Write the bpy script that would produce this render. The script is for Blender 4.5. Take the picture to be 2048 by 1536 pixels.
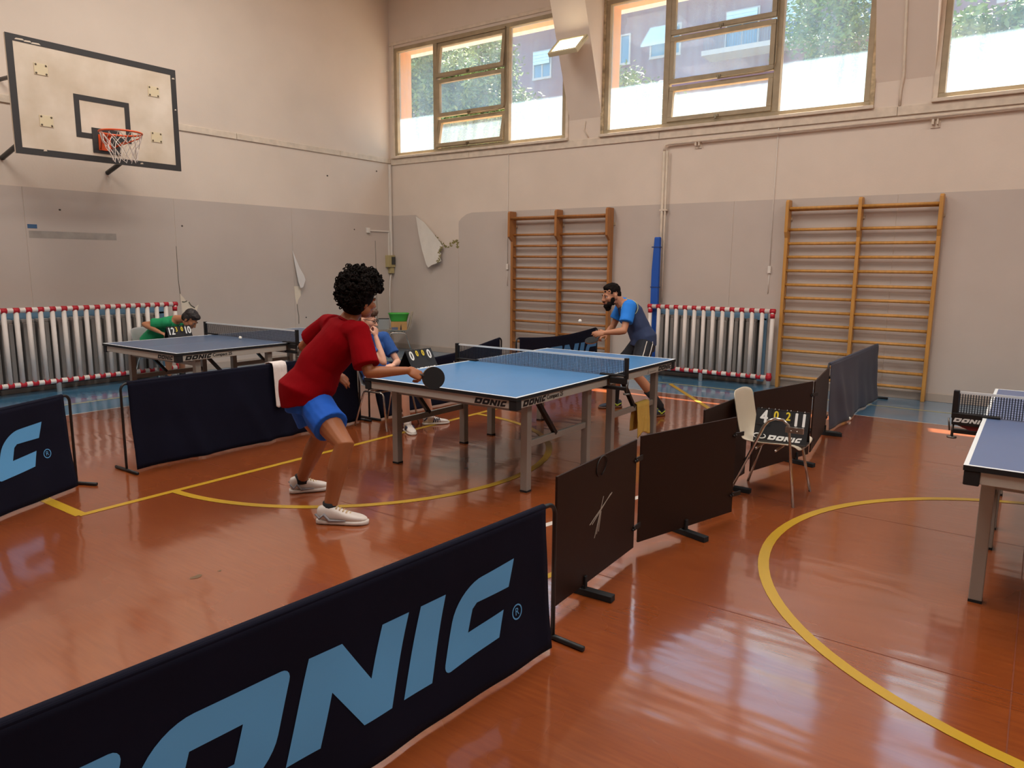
import bpy, bmesh, math, random
from mathutils import Vector as V, Matrix, noise
PI = math.pi
random.seed(7)
S = bpy.context.scene
COL = bpy.context.scene.collection
for o in list(bpy.data.objects):
    bpy.data.objects.remove(o)

# ------------------------------------------------------------------ camera
yaw, pitch, roll, FPX = 0.621657, 0.162291, -0.008266, 1468.0
cd = bpy.data.cameras.new('camera')
cam = bpy.data.objects.new('camera', cd)
COL.objects.link(cam)
fw = V((math.cos(yaw)*math.cos(pitch), math.sin(yaw)*math.cos(pitch), -math.sin(pitch)))
r0 = V((math.sin(yaw), -math.cos(yaw), 0))
d0 = fw.cross(r0)
rt = math.cos(roll)*r0 + math.sin(roll)*d0
dn = -math.sin(roll)*r0 + math.cos(roll)*d0
M = Matrix(((rt.x, -dn.x, -fw.x), (rt.y, -dn.y, -fw.y), (rt.z, -dn.z, -fw.z))).to_4x4()
M.translation = V((-4.1046, -2.9011, 1.6834))
cam.matrix_world = M
cd.sensor_width = 36.0
cd.lens = FPX/2048*36.0
cd.clip_start = 0.05
cd.clip_end = 400
S.camera = cam

# ------------------------------------------------------------------ light
world = bpy.data.worlds.new('sky')
S.world = world
world.use_nodes = True
bgn = world.node_tree.nodes['Background']
bgn.inputs[0].default_value = (0.40, 0.68, 1.0, 1)
bgn.inputs[1].default_value = 2.5

def light(name, kind, loc, energy, color=(1, 1, 1), direction=None, size=None, sizey=None, angle=None):
    l = bpy.data.lights.new(name, kind)
    l.energy = energy
    l.color = color
    if kind == 'AREA':
        l.shape = 'RECTANGLE'
        l.size = size
        l.size_y = sizey
    if kind == 'SUN' and angle:
        l.angle = angle
    o = bpy.data.objects.new(name, l)
    COL.objects.link(o)
    o.location = loc
    if direction is not None:
        o.rotation_euler = V(direction).to_track_quat('-Z', 'Y').to_euler()
    return o

light('sun', 'SUN', (20, 4, 30), 31.0, (1.0, 0.93, 0.80), (-1, -0.19, -2.12), angle=0.012)
# added fill lighting: unseen rows under the ceiling (housings are built with the ceiling)
FILLS = [(x, y) for x in (1.6, -2.6) for y in (4.4, -0.6, -5.6)]
for i, (x, y) in enumerate(FILLS):
    light('ceiling_fill_light', 'AREA', (x, y, 6.63), 138.0, (1.0, 0.965, 0.92), (0, 0, -1), 2.6, 1.6)
S.view_settings.view_transform = 'Standard'
S.view_settings.look = 'None'
S.view_settings.gamma = 1.0
S.view_settings.use_curve_mapping = False
S.view_settings.exposure = 0.0

# ------------------------------------------------------------------ materials
def lin(c):
    return tuple((x/255/12.92) if x/255 <= 0.04045 else ((x/255+0.055)/1.055)**2.4 for x in c)

MATS = {}
def mat(name, rgb, rough=0.6, metal=0.0, spec=0.5, var=0.0, vscale=4.0, stretch=(1, 1, 1), bump=0.0, bscale=30.0,
        trans=0.0, emit=None, estr=0.0, coat=0.0, sheen=0.0, detail=4.0, rgb2=None):
    if name in MATS:
        return MATS[name]
    m = bpy.data.materials.new(name)
    m.use_nodes = True
    nt = m.node_tree
    b = nt.nodes['Principled BSDF']
    c = lin(rgb)
    b.inputs['Base Color'].default_value = (*c, 1)
    b.inputs['Roughness'].default_value = rough
    b.inputs['Metallic'].default_value = metal
    b.inputs['Specular IOR Level'].default_value = spec
    b.inputs['Coat Weight'].default_value = coat
    b.inputs['Sheen Weight'].default_value = sheen
    if emit:
        b.inputs['Emission Color'].default_value = (*lin(emit), 1)
        b.inputs['Emission Strength'].default_value = estr
    if var > 0 or bump > 0:
        tc = nt.nodes.new('ShaderNodeTexCoord')
        mp = nt.nodes.new('ShaderNodeMapping')
        mp.inputs['Scale'].default_value = stretch
        nt.links.new(tc.outputs['Object'], mp.inputs[0])
    if var > 0:
        n = nt.nodes.new('ShaderNodeTexNoise')
        n.inputs['Scale'].default_value = vscale
        n.inputs['Detail'].default_value = detail
        nt.links.new(mp.outputs[0], n.inputs['Vector'])
        mx = nt.nodes.new('ShaderNodeMix')
        mx.data_type = 'RGBA'
        c2 = lin(rgb2) if rgb2 else tuple(x*(1-var) for x in c)
        c1 = c if rgb2 else tuple(min(1, x*(1+var*0.6)) for x in c)
        mx.inputs['A'].default_value = (*c2, 1)
        mx.inputs['B'].default_value = (*c1, 1)
        rp = nt.nodes.new('ShaderNodeMapRange')
        rp.inputs['From Min'].default_value = 0.3
        rp.inputs['From Max'].default_value = 0.7
        nt.links.new(n.outputs['Fac'], rp.inputs['Value'])
        nt.links.new(rp.outputs[0], mx.inputs['Factor'])
        nt.links.new(mx.outputs['Result'], b.inputs['Base Color'])
    if bump > 0:
        n2 = nt.nodes.new('ShaderNodeTexNoise')
        n2.inputs['Scale'].default_value = bscale
        n2.inputs['Detail'].default_value = 3
        nt.links.new(mp.outputs[0], n2.inputs['Vector'])
        bp = nt.nodes.new('ShaderNodeBump')
        bp.inputs['Strength'].default_value = bump
        bp.inputs['Distance'].default_value = 0.02
        nt.links.new(n2.outputs['Fac'], bp.inputs['Height'])
        nt.links.new(bp.outputs[0], b.inputs['Normal'])
    MATS[name] = m
    return m

def floor_mat(name, rgb, rgb2, rough):
    """sheet vinyl: grain stretched along y, wavy relief, wear that changes the gloss"""
    m = bpy.data.materials.new(name)
    m.use_nodes = True
    nt = m.node_tree
    b = nt.nodes['Principled BSDF']
    tc = nt.nodes.new('ShaderNodeTexCoord')
    def nz(scale, sx, sy, detail):
        mp = nt.nodes.new('ShaderNodeMapping')
        mp.inputs['Scale'].default_value = (sx, sy, 1)
        nt.links.new(tc.outputs['Object'], mp.inputs[0])
        n = nt.nodes.new('ShaderNodeTexNoise')
        n.inputs['Scale'].default_value = scale
        n.inputs['Detail'].default_value = detail
        nt.links.new(mp.outputs[0], n.inputs['Vector'])
        return n
    g = nz(9, 6, 0.5, 5)
    w = nz(0.8, 1, 1, 3)
    mr = nt.nodes.new('ShaderNodeMath')
    mr.operation = 'ADD'
    nt.links.new(g.outputs['Fac'], mr.inputs[0])
    nt.links.new(w.outputs['Fac'], mr.inputs[1])
    mp2 = nt.nodes.new('ShaderNodeMapRange')
    mp2.inputs['From Min'].default_value = 0.72
    mp2.inputs['From Max'].default_value = 1.28
    nt.links.new(mr.outputs[0], mp2.inputs['Value'])
    mx = nt.nodes.new('ShaderNodeMix')
    mx.data_type = 'RGBA'
    mx.inputs['A'].default_value = (*lin(rgb2), 1)
    mx.inputs['B'].default_value = (*lin(rgb), 1)
    nt.links.new(mp2.outputs[0], mx.inputs['Factor'])
    nt.links.new(mx.outputs['Result'], b.inputs['Base Color'])
    rr = nt.nodes.new('ShaderNodeMapRange')
    rr.inputs['To Min'].default_value = rough-0.06
    rr.inputs['To Max'].default_value = rough+0.07
    nt.links.new(w.outputs['Fac'], rr.inputs['Value'])
    nt.links.new(rr.outputs[0], b.inputs['Roughness'])
    wv = nz(1.6, 2.6, 0.8, 2)
    bpc = nt.nodes.new('ShaderNodeBump')
    bpc.inputs['Strength'].default_value = 0.24
    bpc.inputs['Distance'].default_value = 0.02
    nt.links.new(wv.outputs['Fac'], bpc.inputs['Height'])
    b.inputs['Specular IOR Level'].default_value = 0.5
    b.inputs['Coat Weight'].default_value = 1.0
    b.inputs['Coat IOR'].default_value = 1.78
    b.inputs['Coat Roughness'].default_value = 0.10
    nt.links.new(bpc.outputs[0], b.inputs['Coat Normal'])
    bp = nt.nodes.new('ShaderNodeBump')
    bp.inputs['Strength'].default_value = 0.22
    bp.inputs['Distance'].default_value = 0.02
    nt.links.new(wv.outputs['Fac'], bp.inputs['Height'])
    nt.links.new(bp.outputs[0], b.inputs['Normal'])
    MATS[name] = m
    return m

def glass_mat(name, dirt):
    """window pane with a film of dust: mostly clear, partly scattering"""
    m = bpy.data.materials.new(name)
    m.use_nodes = True
    nt = m.node_tree
    nt.nodes.clear()
    out = nt.nodes.new('ShaderNodeOutputMaterial')
    tr = nt.nodes.new('ShaderNodeBsdfTransparent')
    tl = nt.nodes.new('ShaderNodeBsdfTranslucent')
    tl.inputs[0].default_value = (0.58, 0.82, 1.0, 1)
    mx = nt.nodes.new('ShaderNodeMixShader')
    tc = nt.nodes.new('ShaderNodeTexCoord')
    mp = nt.nodes.new('ShaderNodeMapping')
    mp.inputs['Scale'].default_value = (1, 7, 0.7)
    nz = nt.nodes.new('ShaderNodeTexNoise')
    nz.inputs['Scale'].default_value = 1.5
    nz.inputs['Detail'].default_value = 4
    mr = nt.nodes.new('ShaderNodeMapRange')
    mr.inputs['From Min'].default_value = 0.3
    mr.inputs['From Max'].default_value = 0.7
    mr.inputs['To Min'].default_value = dirt*0.75
    mr.inputs['To Max'].default_value = dirt*1.25
    nt.links.new(tc.outputs['Object'], mp.inputs[0])
    nt.links.new(mp.outputs[0], nz.inputs['Vector'])
    nt.links.new(nz.outputs['Fac'], mr.inputs['Value'])
    nt.links.new(mr.outputs[0], mx.inputs[0])
    nt.links.new(tr.outputs[0], mx.inputs[1])
    nt.links.new(tl.outputs[0], mx.inputs[2])
    gl = nt.nodes.new('ShaderNodeBsdfGlossy')
    gl.inputs['Roughness'].default_value = 0.05
    mx2 = nt.nodes.new('ShaderNodeMixShader')
    mx2.inputs[0].default_value = 0.006
    nt.links.new(mx.outputs[0], mx2.inputs[1])
    nt.links.new(gl.outputs[0], mx2.inputs[2])
    nt.links.new(mx2.outputs[0], out.inputs[0])
    MATS[name] = m
    return m

FLOOR_O = floor_mat('orange_vinyl', (150, 75, 30), (131, 61, 24), 0.27)
FLOOR_B = floor_mat('blue_vinyl', (84, 138, 172), (74, 126, 160), 0.28)
GLASS = glass_mat('dusty_glass', 0.165)
WALL_C = mat('cream_paint', (222, 205, 188), 0.85, var=0.05, vscale=1.3, bump=0.05, bscale=40)
WALL_L = mat('cream_paint_left', (222, 205, 188), 0.85, var=0.05, vscale=1.1, bump=0.05, bscale=40)
WALL_G = mat('grey_sheet', (197, 182, 170), 0.55, var=0.06, vscale=1.0, bump=0.12, bscale=4)
PLASTER = mat('bare_plaster', (226, 212, 190), 0.9, var=0.05, vscale=5, bump=0.15, bscale=25)
MOULD = mat('moss_stain', (138, 128, 78), 0.95, var=0.4, vscale=40)
BASEB = mat('baseboard_vinyl', (176, 160, 146), 0.5, var=0.05)
CEIL = mat('ceiling_paint', (232, 226, 216), 0.9)
WHITEP = mat('white_plastic', (226, 216, 204), 0.45)
CREAMT = mat('cream_trim', (220, 203, 182), 0.7, var=0.12, vscale=9)
FRAME = mat('olive_window_frame', (168, 150, 120), 0.55, var=0.15, vscale=6)
PEELF = mat('peeling_frame', (190, 168, 132), 0.8, var=0.45, vscale=14)
REVEAL = mat('orange_reveal', (222, 164, 104), 0.85, var=0.05)
BLACK = mat('black_metal', (22, 20, 20), 0.45)
BLACKR = mat('black_rubber', (18, 18, 20), 0.7)
STEEL = mat('grey_steel', (160, 154, 144), 0.4, metal=0.35)
STEELW = mat('light_apron', (186, 180, 168), 0.5, metal=0.15)
CHROME = mat('chrome', (190, 182, 172), 0.22, metal=0.9)
TBLUE = mat('table_blue', (74, 134, 186), 0.28, spec=0.8, var=0.03)
TSLATE = mat('table_slate', (74, 94, 122), 0.32, spec=0.6, var=0.03)
TSLATE2 = mat('table_slate_grey', (90, 108, 146), 0.32, spec=0.6, var=0.03)
WHITEL = mat('white_line', (226, 228, 226), 0.5)
NAVY = mat('navy_cloth', (15, 15, 32), 0.8, spec=0.15, var=0.15, vscale=3, bump=0.15, bscale=9)
NAVYG = mat('navy_grey_cloth', (54, 58, 76), 0.8, var=0.12, vscale=4, sheen=0.1)
SKYB = mat('sky_blue_print', (92, 164, 218), 0.65)
SKYBD = mat('steel_blue_print', (70, 120, 165), 0.65)
BROWN = mat('dark_brown_board', (44, 26, 19), 0.5, spec=0.2, var=0.1, vscale=2)
WOOD1 = mat('reddish_wood', (168, 110, 58), 0.4, var=0.14, vscale=9, stretch=(3, 3, 0.4))
WOOD2 = mat('honey_wood', (200, 144, 72), 0.4, var=0.14, vscale=9, stretch=(3, 3, 0.4))
RED = mat('red_tape', (186, 24, 40), 0.45)
TUBEW = mat('white_tube', (226, 214, 204), 0.4)
RADG = mat('radiator_grey', (158, 152, 146), 0.5)
RADB = mat('radiator_blue', (104, 140, 166), 0.5)
DARKR = mat('dark_recess', (70, 66, 62), 0.8)
SHELL = mat('beige_shell', (206, 192, 168), 0.4)
SHELLG = mat('grey_shell', (170, 166, 164), 0.4)
LINEY = mat('yellow_line', (186, 146, 36), 0.35)
LINEP = mat('pale_yellow_line', (198, 190, 120), 0.35)
LINEW = mat('white_floor_line', (214, 202, 190), 0.35)
SEAMM = mat('floor_seam', (120, 62, 40), 0.4)
BLUEPAD = mat('blue_pad', (26, 84, 176), 0.6, bump=0.1, bscale=6)
ORANGE = mat('orange_rim', (222, 84, 34), 0.4)
BOARDW = mat('board_white', (222, 206, 186), 0.6, var=0.12, vscale=2.2, rgb2=(196, 176, 150))
BOARDK = mat('board_black', (48, 44, 42), 0.6)
TAPE = mat('mount_plate', (214, 196, 160), 0.6)
NETW = mat('net_cord', (222, 208, 196), 0.8)
DIGW = mat('digit_white', (236, 236, 232), 0.6)
DIGY = mat('digit_yellow', (232, 206, 50), 0.6)
CARDK = mat('card_black', (30, 30, 32), 0.5)
GREENP = mat('green_plastic', (66, 172, 58), 0.4)
CARDB = mat('cardboard', (186, 142, 86), 0.8)
SKIN_R = mat('skin_tan', (160, 96, 56), 0.5, var=0.06, vscale=6)
SKIN_B = mat('skin_olive', (186, 126, 92), 0.5, var=0.06, vscale=6)
SKIN_G = mat('skin_pale', (226, 170, 142), 0.5, var=0.06, vscale=6)
SKIN_GR = mat('skin_brown', (176, 118, 84), 0.5, var=0.06, vscale=6)
HAIRK = mat('black_hair', (26, 20, 17), 0.9, spec=0.12, var=0.3, vscale=30)
HAIRB = mat('brown_hair', (92, 66, 48), 0.7, var=0.3, vscale=30)
HAIRD = mat('dark_brown_hair', (38, 28, 26), 0.6, var=0.3, vscale=30)
REDSH = mat('red_cotton', (132, 0, 10), 0.9, spec=0.1, var=0.12, vscale=3, bump=0.25, bscale=7)
BLUESH = mat('blue_shorts_cloth', (10, 92, 200), 0.8, var=0.1, vscale=4, bump=0.25, bscale=8)
NAVYSH = mat('navy_jersey', (44, 58, 92), 0.8, var=0.1, vscale=4, bump=0.2, bscale=9)
AZURE = mat('azure_sleeve', (28, 124, 218), 0.8, bump=0.15, bscale=9)
ROYAL = mat('royal_shirt', (36, 82, 152), 0.85, var=0.15, vscale=5, bump=0.2, bscale=9)
GREENSH = mat('green_cotton', (20, 142, 88), 0.85, var=0.12, vscale=4, bump=0.2, bscale=9)
BLACKSH = mat('black_shorts_cloth', (24, 26, 34), 0.8, bump=0.15, bscale=9)
SHOEW = mat('white_shoe', (226, 214, 204), 0.5, var=0.05, vscale=12)
SHOEG = mat('grey_shoe_trim', (140, 134, 136), 0.5)
SHOEN = mat('navy_shoe', (44, 52, 66), 0.6)
SHOEK = mat('black_sock', (26, 25, 28), 0.8)
LIME = mat('lime_lace', (196, 212, 60), 0.5)
EYEW = mat('eye_white', (230, 226, 220), 0.3)
EYEK = mat('eye_iris', (46, 30, 22), 0.3)
LIPM = mat('lip', (164, 96, 84), 0.5)
TOWW = mat('white_towel_cloth', (226, 214, 206), 0.95, bump=0.3, bscale=30)
TOWY = mat('yellow_towel_cloth', (208, 168, 78), 0.95, bump=0.3, bscale=30)
BALLW = mat('ball_white', (240, 234, 220), 0.4)
FACADE = mat('facade_red', (138, 106, 112), 0.9, var=0.12, vscale=0.3)
FACADES = mat('facade_trim', (190, 178, 170), 0.8)
SHUT = mat('shutter_pale', (196, 212, 216), 0.6)
PANEF = mat('far_pane', (110, 140, 160), 0.2)
LEAF1 = mat('leaf_olive', (128, 138, 66), 0.5, var=0.35, vscale=1.2)
LEAF2 = mat('leaf_green', (104, 130, 60), 0.5, var=0.35, vscale=1.2)
BARK = mat('bark', (92, 76, 60), 0.9)
LAMPH = mat('lamp_housing', (200, 186, 150), 0.5)
LAMPE = mat('lamp_glow', (255, 244, 220), 0.5, emit=(255, 238, 205), estr=9.0)
GREYBOX = mat('breaker_box', (176, 158, 110), 0.6)
SCREEN = mat('smoked_cover', (62, 60, 56), 0.3)
GROUND = mat('outdoor_ground', (150, 140, 125), 0.9)
REDBR = mat('dark_red_bracket', (120, 34, 34), 0.5)

# ------------------------------------------------------------------ mesh helper
def frame_of(d, up=V((0, 0, 1))):
    d = V(d).normalized()
    if abs(d.dot(up)) > 0.98:
        up = V((1, 0, 0))
    a = d.cross(up).normalized()
    b = a.cross(d).normalized()
    return a, b

class MB:
    home = (0, 0, 0)
    def __init__(s, org=None):
        s.v, s.f, s.m, s.sm, s.o = [], [], [], [], V(MB.home if org is None else org)
    def add(s, vs, fs, mi=0, smooth=False):
        n = len(s.v)
        s.v += [V(x)-s.o for x in vs]
        for f in fs:
            s.f.append([i+n for i in f])
            s.m.append(mi)
            s.sm.append(smooth)
        return s
    def box(s, x0, x1, y0, y1, z0, z1, mi=0):
        vs = [(x, y, z) for x in (x0, x1) for y in (y0, y1) for z in (z0, z1)]
        return s.add(vs, [(0, 1, 3, 2), (4, 6, 7, 5), (0, 4, 5, 1), (2, 3, 7, 6), (0, 2, 6, 4), (1, 5, 7, 3)], mi)
    def obox(s, c, ax, ay, az, mi=0):
        c, ax, ay, az = V(c), V(ax), V(ay), V(az)
        vs = [c+i*ax+j*ay+k*az for i in (-1, 1) for j in (-1, 1) for k in (-1, 1)]
        return s.add(vs, [(0, 1, 3, 2), (4, 6, 7, 5), (0, 4, 5, 1), (2, 3, 7, 6), (0, 2, 6, 4), (1, 5, 7, 3)], mi)
    def bar(s, p, q, w, h, mi=0, up=V((0, 0, 1))):
        p, q = V(p), V(q)
        a, b = frame_of(q-p, up)
        return s.obox((p+q)/2, (q-p)/2, a*w/2, b*h/2, mi)
    def tube(s, pts, r, n=8, mi=0, cap=True, flat=1.0, rnd=False, up=V((0, 0, 1))):
        pts = [V(p) for p in pts]
        rs = r if isinstance(r, (list, tuple)) else [r]*len(pts)
        vs, fs = [], []
        a = None
        for i, p in enumerate(pts):
            d = (pts[min(i+1, len(pts)-1)]-pts[max(i-1, 0)])
            if a is None:
                a, b = frame_of(d, up)
            else:
                dn_ = d.normalized()
                a = (a-dn_*a.dot(dn_)).normalized()
                b = a.cross(dn_)
            for k in range(n):
                t = 2*PI*k/n
                vs.append(p+a*math.cos(t)*rs[i]+b*math.sin(t)*rs[i]*flat)
        L = len(pts)
        for i in range(L-1):
            for k in range(n):
                k2 = (k+1) % n
                fs.append((i*n+k, i*n+k2, (i+1)*n+k2, (i+1)*n+k))
        if cap:
            fs.append(tuple(range(n))[::-1])
            fs.append(tuple((L-1)*n+k for k in range(n)))
        s.add(vs, fs, mi, True)
        if rnd:
            s.ball(pts[0], (rs[0],)*3, mi=mi)
            s.ball(pts[-1], (rs[-1],)*3, mi=mi)
        return s
    def ball(s, c, r, n=12, mi=0, axes=None):
        c = V(c)
        if not isinstance(r, (tuple, list)):
            r = (r, r, r)
        ax = axes or (V((1, 0, 0)), V((0, 1, 0)), V((0, 0, 1)))
        vs, fs = [], []
        m = max(4, n//2)
        vs.append(c+ax[2]*r[2])
        for i in range(1, m):
            ph = PI*i/m
            for k in range(n):
                t = 2*PI*k/n
                vs.append(c+ax[0]*(r[0]*math.sin(ph)*math.cos(t))+ax[1]*(r[1]*math.sin(ph)*math.sin(t))+ax[2]*(r[2]*math.cos(ph)))
        vs.append(c-ax[2]*r[2])
        for k in range(n):
            fs.append((0, 1+k, 1+(k+1) % n))
        for i in range(m-2):
            for k in range(n):
                a, b = 1+i*n+k, 1+i*n+(k+1) % n
                fs.append((a, a+n, b+n, b))
        e = len(vs)-1
        for k in range(n):
            fs.append((e, 1+(m-2)*n+(k+1) % n, 1+(m-2)*n+k))
        return s.add(vs, fs, mi, True)
    def prism(s, poly, f, depth, mi=0):
        """poly 2-D; f(x, y) -> 3-D point; depth a vector"""
        n = len(poly)
        d = V(depth)
        a = [V(f(*p)) for p in poly]
        vs = a+[p+d for p in a]
        fs = [tuple(range(n)), tuple(range(2*n-1, n-1, -1))]
        fs += [(i, i+n, (i+1) % n+n, (i+1) % n) for i in range(n)]
        return s.add(vs, fs, mi)
    def loft(s, secs, n=20, mi=0, power=2.0):
        """secs: (centre, half-vector a, half-vector b)"""
        vs, fs = [], []
        for c, a, b in secs:
            c, a, b = V(c), V(a), V(b)
            for k in range(n):
                t = 2*PI*k/n
                ct, st = math.cos(t), math.sin(t)
                e = 2.0/power
                vs.append(c+a*math.copysign(abs(ct)**e, ct)+b*math.copysign(abs(st)**e, st))
        L = len(secs)
        for i in range(L-1):
            for k in range(n):
                k2 = (k+1) % n
                fs.append((i*n+k, i*n+k2, (i+1)*n+k2, (i+1)*n+k))
        fs.append(tuple(range(n))[::-1])
        fs.append(tuple((L-1)*n+k for k in range(n)))
        return s.add(vs, fs, mi, True)
    def grid(s, nu, nv, f, mi=0, smooth=True):
        vs = [f(i/nu, j/nv) for j in range(nv+1) for i in range(nu+1)]
        fs = [(j*(nu+1)+i, j*(nu+1)+i+1, (j+1)*(nu+1)+i+1, (j+1)*(nu+1)+i) for j in range(nv) for i in range(nu)]
        return s.add(vs, fs, mi, smooth)
    def mesh(s, name, mats):
        me = bpy.data.meshes.new(name)
        me.from_pydata([tuple(v) for v in s.v], [], s.f)
        for m in (mats if isinstance(mats, (list, tuple)) else [mats]):
            me.materials.append(m)
        me.polygons.foreach_set('material_index', s.m)
        me.polygons.foreach_set('use_smooth', s.sm)
        bm = bmesh.new()
        bm.from_mesh(me)
        bmesh.ops.recalc_face_normals(bm, faces=bm.faces)
        bm.to_mesh(me)
        bm.free()
        me.update()
        return me
    def build(s, name, mats, parent=None, bevel=0.0, solid=0.0, label=None):
        o = bpy.data.objects.new(name, s.mesh(name, mats))
        COL.objects.link(o)
        if parent is not None:
            o.parent = parent
        if solid:
            md = o.modifiers.new('solid', 'SOLIDIFY')
            md.thickness = solid
            md.offset = 0
        if bevel:
            md = o.modifiers.new('bevel', 'BEVEL')
            md.width = bevel
            md.segments = 2
            md.limit_method = 'ANGLE'
        if label:
            o['label'] = label
        return o

def tag(o, label, cat, group=None, kind=None):
    o['label'] = label
    o['category'] = cat
    if group:
        o['group'] = group
    if kind:
        o['kind'] = kind
    return o

def thing(name, label, cat, loc=(0, 0, 0), rz=0.0, group=None):
    o = bpy.data.objects.new(name, None)
    COL.objects.link(o)
    o.location = loc
    o.rotation_euler = (0, 0, rz)
    o.empty_display_size = 0.1
    return tag(o, label, cat, group)

def struct(o):
    o['kind'] = 'structure'
    return o

def dup(root, loc, rz, label, group=None, name=None):
    r = root.copy()
    COL.objects.link(r)
    r.location = loc
    r.rotation_euler = (0, 0, rz)
    r['label'] = label
    if group:
        r['group'] = group
    for ch in list(root.children):
        c = ch.copy()
        COL.objects.link(c)
        c.parent = r
        for g in ch.children:
            d = g.copy()
            COL.objects.link(d)
            d.parent = c
    return r

def remeshed(mb, name, mat_, parent, voxel, smooth=4, post=None):
    """one continuous surface from overlapping solids"""
    t = mb.build(name+'_tmp', mat_)
    md = t.modifiers.new('r', 'REMESH')
    md.mode = 'VOXEL'
    md.voxel_size = voxel
    md.use_smooth_shade = True
    if smooth:
        ms = t.modifiers.new('s', 'SMOOTH')
        ms.factor = 0.5
        ms.iterations = smooth
    bpy.context.view_layer.update()
    dg = bpy.context.evaluated_depsgraph_get()
    me = bpy.data.meshes.new_from_object(t.evaluated_get(dg))
    old = t.data
    bpy.data.objects.remove(t)
    bpy.data.meshes.remove(old)
    me.name = name
    me.materials.clear()
    for m in (mat_ if isinstance(mat_, (list, tuple)) else [mat_]):
        me.materials.append(m)
    for p in me.polygons:
        p.material_index = 0
        p.use_smooth = True
    if post:
        post(me)
    o = bpy.data.objects.new(name, me)
    COL.objects.link(o)
    if parent:
        o.parent = parent
    return o

# ------------------------------------------------------------------ lettering
SH = 0.37
def logo_word():
    """DONIC-style slanted capitals, height 1, list of (polygon, x-width) in sheared units"""
    L = []
    def ar(cx, cy, rx, ry, a0, a1, n=9):
        return [(cx+rx*math.cos(math.radians(a0+(a1-a0)*i/n)), cy+ry*math.sin(math.radians(a0+(a1-a0)*i/n))) for i in range(n+1)]
    def half_o(w, st, sharp_left):
        top, bot = 0.67, 0.33
        m = w/2
        if sharp_left:
            left = [(0, 0), (0, 1), (m, 1), (m, top), (st, top), (st, bot), (m, bot), (m, 0)]
        else:
            left = ar(0.13, 0.13, 0.13, 0.13, 270, 180, 5)+ar(0.42, 0.62, 0.42, 0.38, 180, 90)+[(m, 1), (m, top), (st, top), (st, bot), (m, bot), (m, 0)]
        right = [(m, 0), (m, bot), (w-st, bot), (w-st, top), (m, top), (m, 1)]+ar(w-0.13, 0.87, 0.13, 0.13, 90, 0, 5)+ar(w-0.42, 0.38, 0.42, 0.38, 0, -90)
        return [left, right]
    x = 0.0
    for p in half_o(1.5, 0.46, True):
        L.append([(a+x, b) for a, b in p])
    x += 1.5+0.19
    for p in half_o(1.45, 0.46, False):
        L.append([(a+x, b) for a, b in p])
    x += 1.45+0.19
    L.append([(a+x, b) for a, b in [(0, 0), (0, 1), (0.41, 1), (0.95, 0.46), (0.97, 1), (1.37, 1), (1.37, 0), (0.96, 0), (0.41, 0.53), (0.41, 0)]])
    x += 1.37+0.19
    L.append([(a+x, b) for a, b in [(0, 0), (0, 1), (0.42, 1), (0.46, 0)]])
    x += 0.46+0.2
    L.append([(a+x, b) for a, b in ar(0.12, 0.12, 0.12, 0.12, 270, 180, 5)+ar(0.44, 0.60, 0.44, 0.42, 180, 92)+[(1.05, 1.06), (1.05, 0.70),
                                    (0.42, 0.70), (0.36, 0.64), (0.36, 0.36), (1.03, 0.42), (1.03, 0.08)]])
    x += 1.05
    return [[(a+SH*b, b) for a, b in p] for p in L], x+SH
LOGO, LOGO_W = logo_word()

def put_logo(parent, f, h, depth, mat_, org=(0, 0, 0), name='lettering'):
    """f(u, v) -> point, u along the writing in metres from its left end"""
    mb = MB(org)
    for p in LOGO:
        mb.prism([(a*h, b*h) for a, b in p], f, depth)
    return mb.build(name, mat_, parent)

def logo_on(parent, f, h, mat_, step=0.03, org=(0, 0, 0), name='lettering', polys=None):
    """flat print that follows a curved cloth: cut into small pieces and mapped"""
    bm = bmesh.new()
    for p in (polys or LOGO):
        vs = [bm.verts.new((a*h, b*h, 0)) for a, b in p]
        bm.faces.new(vs)
    bmesh.ops.triangulate(bm, faces=bm.faces[:])
    xs = [v.co.x for v in bm.verts]
    for ax, lo, hi in ((0, min(xs), max(xs)), (1, 0, h*1.1)):
        t = lo+step
        while t < hi:
            co, no = [0, 0, 0], [0, 0, 0]
            co[ax], no[ax] = t, 1
            bmesh.ops.bisect_plane(bm, geom=bm.verts[:]+bm.edges[:]+bm.faces[:], plane_co=co, plane_no=no)
            t += step
    for v in bm.verts:
        v.co = V(f(v.co.x, v.co.y))-V(org)
    me = bpy.data.meshes.new(name)
    bm.to_mesh(me)
    bm.free()
    me.materials.append(mat_)
    for p in me.polygons:
        p.use_smooth = True
    o = bpy.data.objects.new(name, me)
    COL.objects.link(o)
    o.parent = parent
    return o

def text_mesh(txt, size, extrude=0.0, sx=1.0):
    c = bpy.data.curves.new('t', 'FONT')
    c.body = txt
    c.size = size
    c.extrude = extrude
    c.align_x = 'CENTER'
    c.align_y = 'CENTER'
    c.resolution_u = 3
    t = bpy.data.objects.new('t', c)
    COL.objects.link(t)
    bpy.context.view_layer.update()
    me = bpy.data.meshes.new_from_object(t.evaluated_get(bpy.context.evaluated_depsgraph_get()))
    bpy.data.objects.remove(t)
    bpy.data.curves.remove(c)
    for v in me.vertices:
        v.co.x *= sx
    return me

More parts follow.
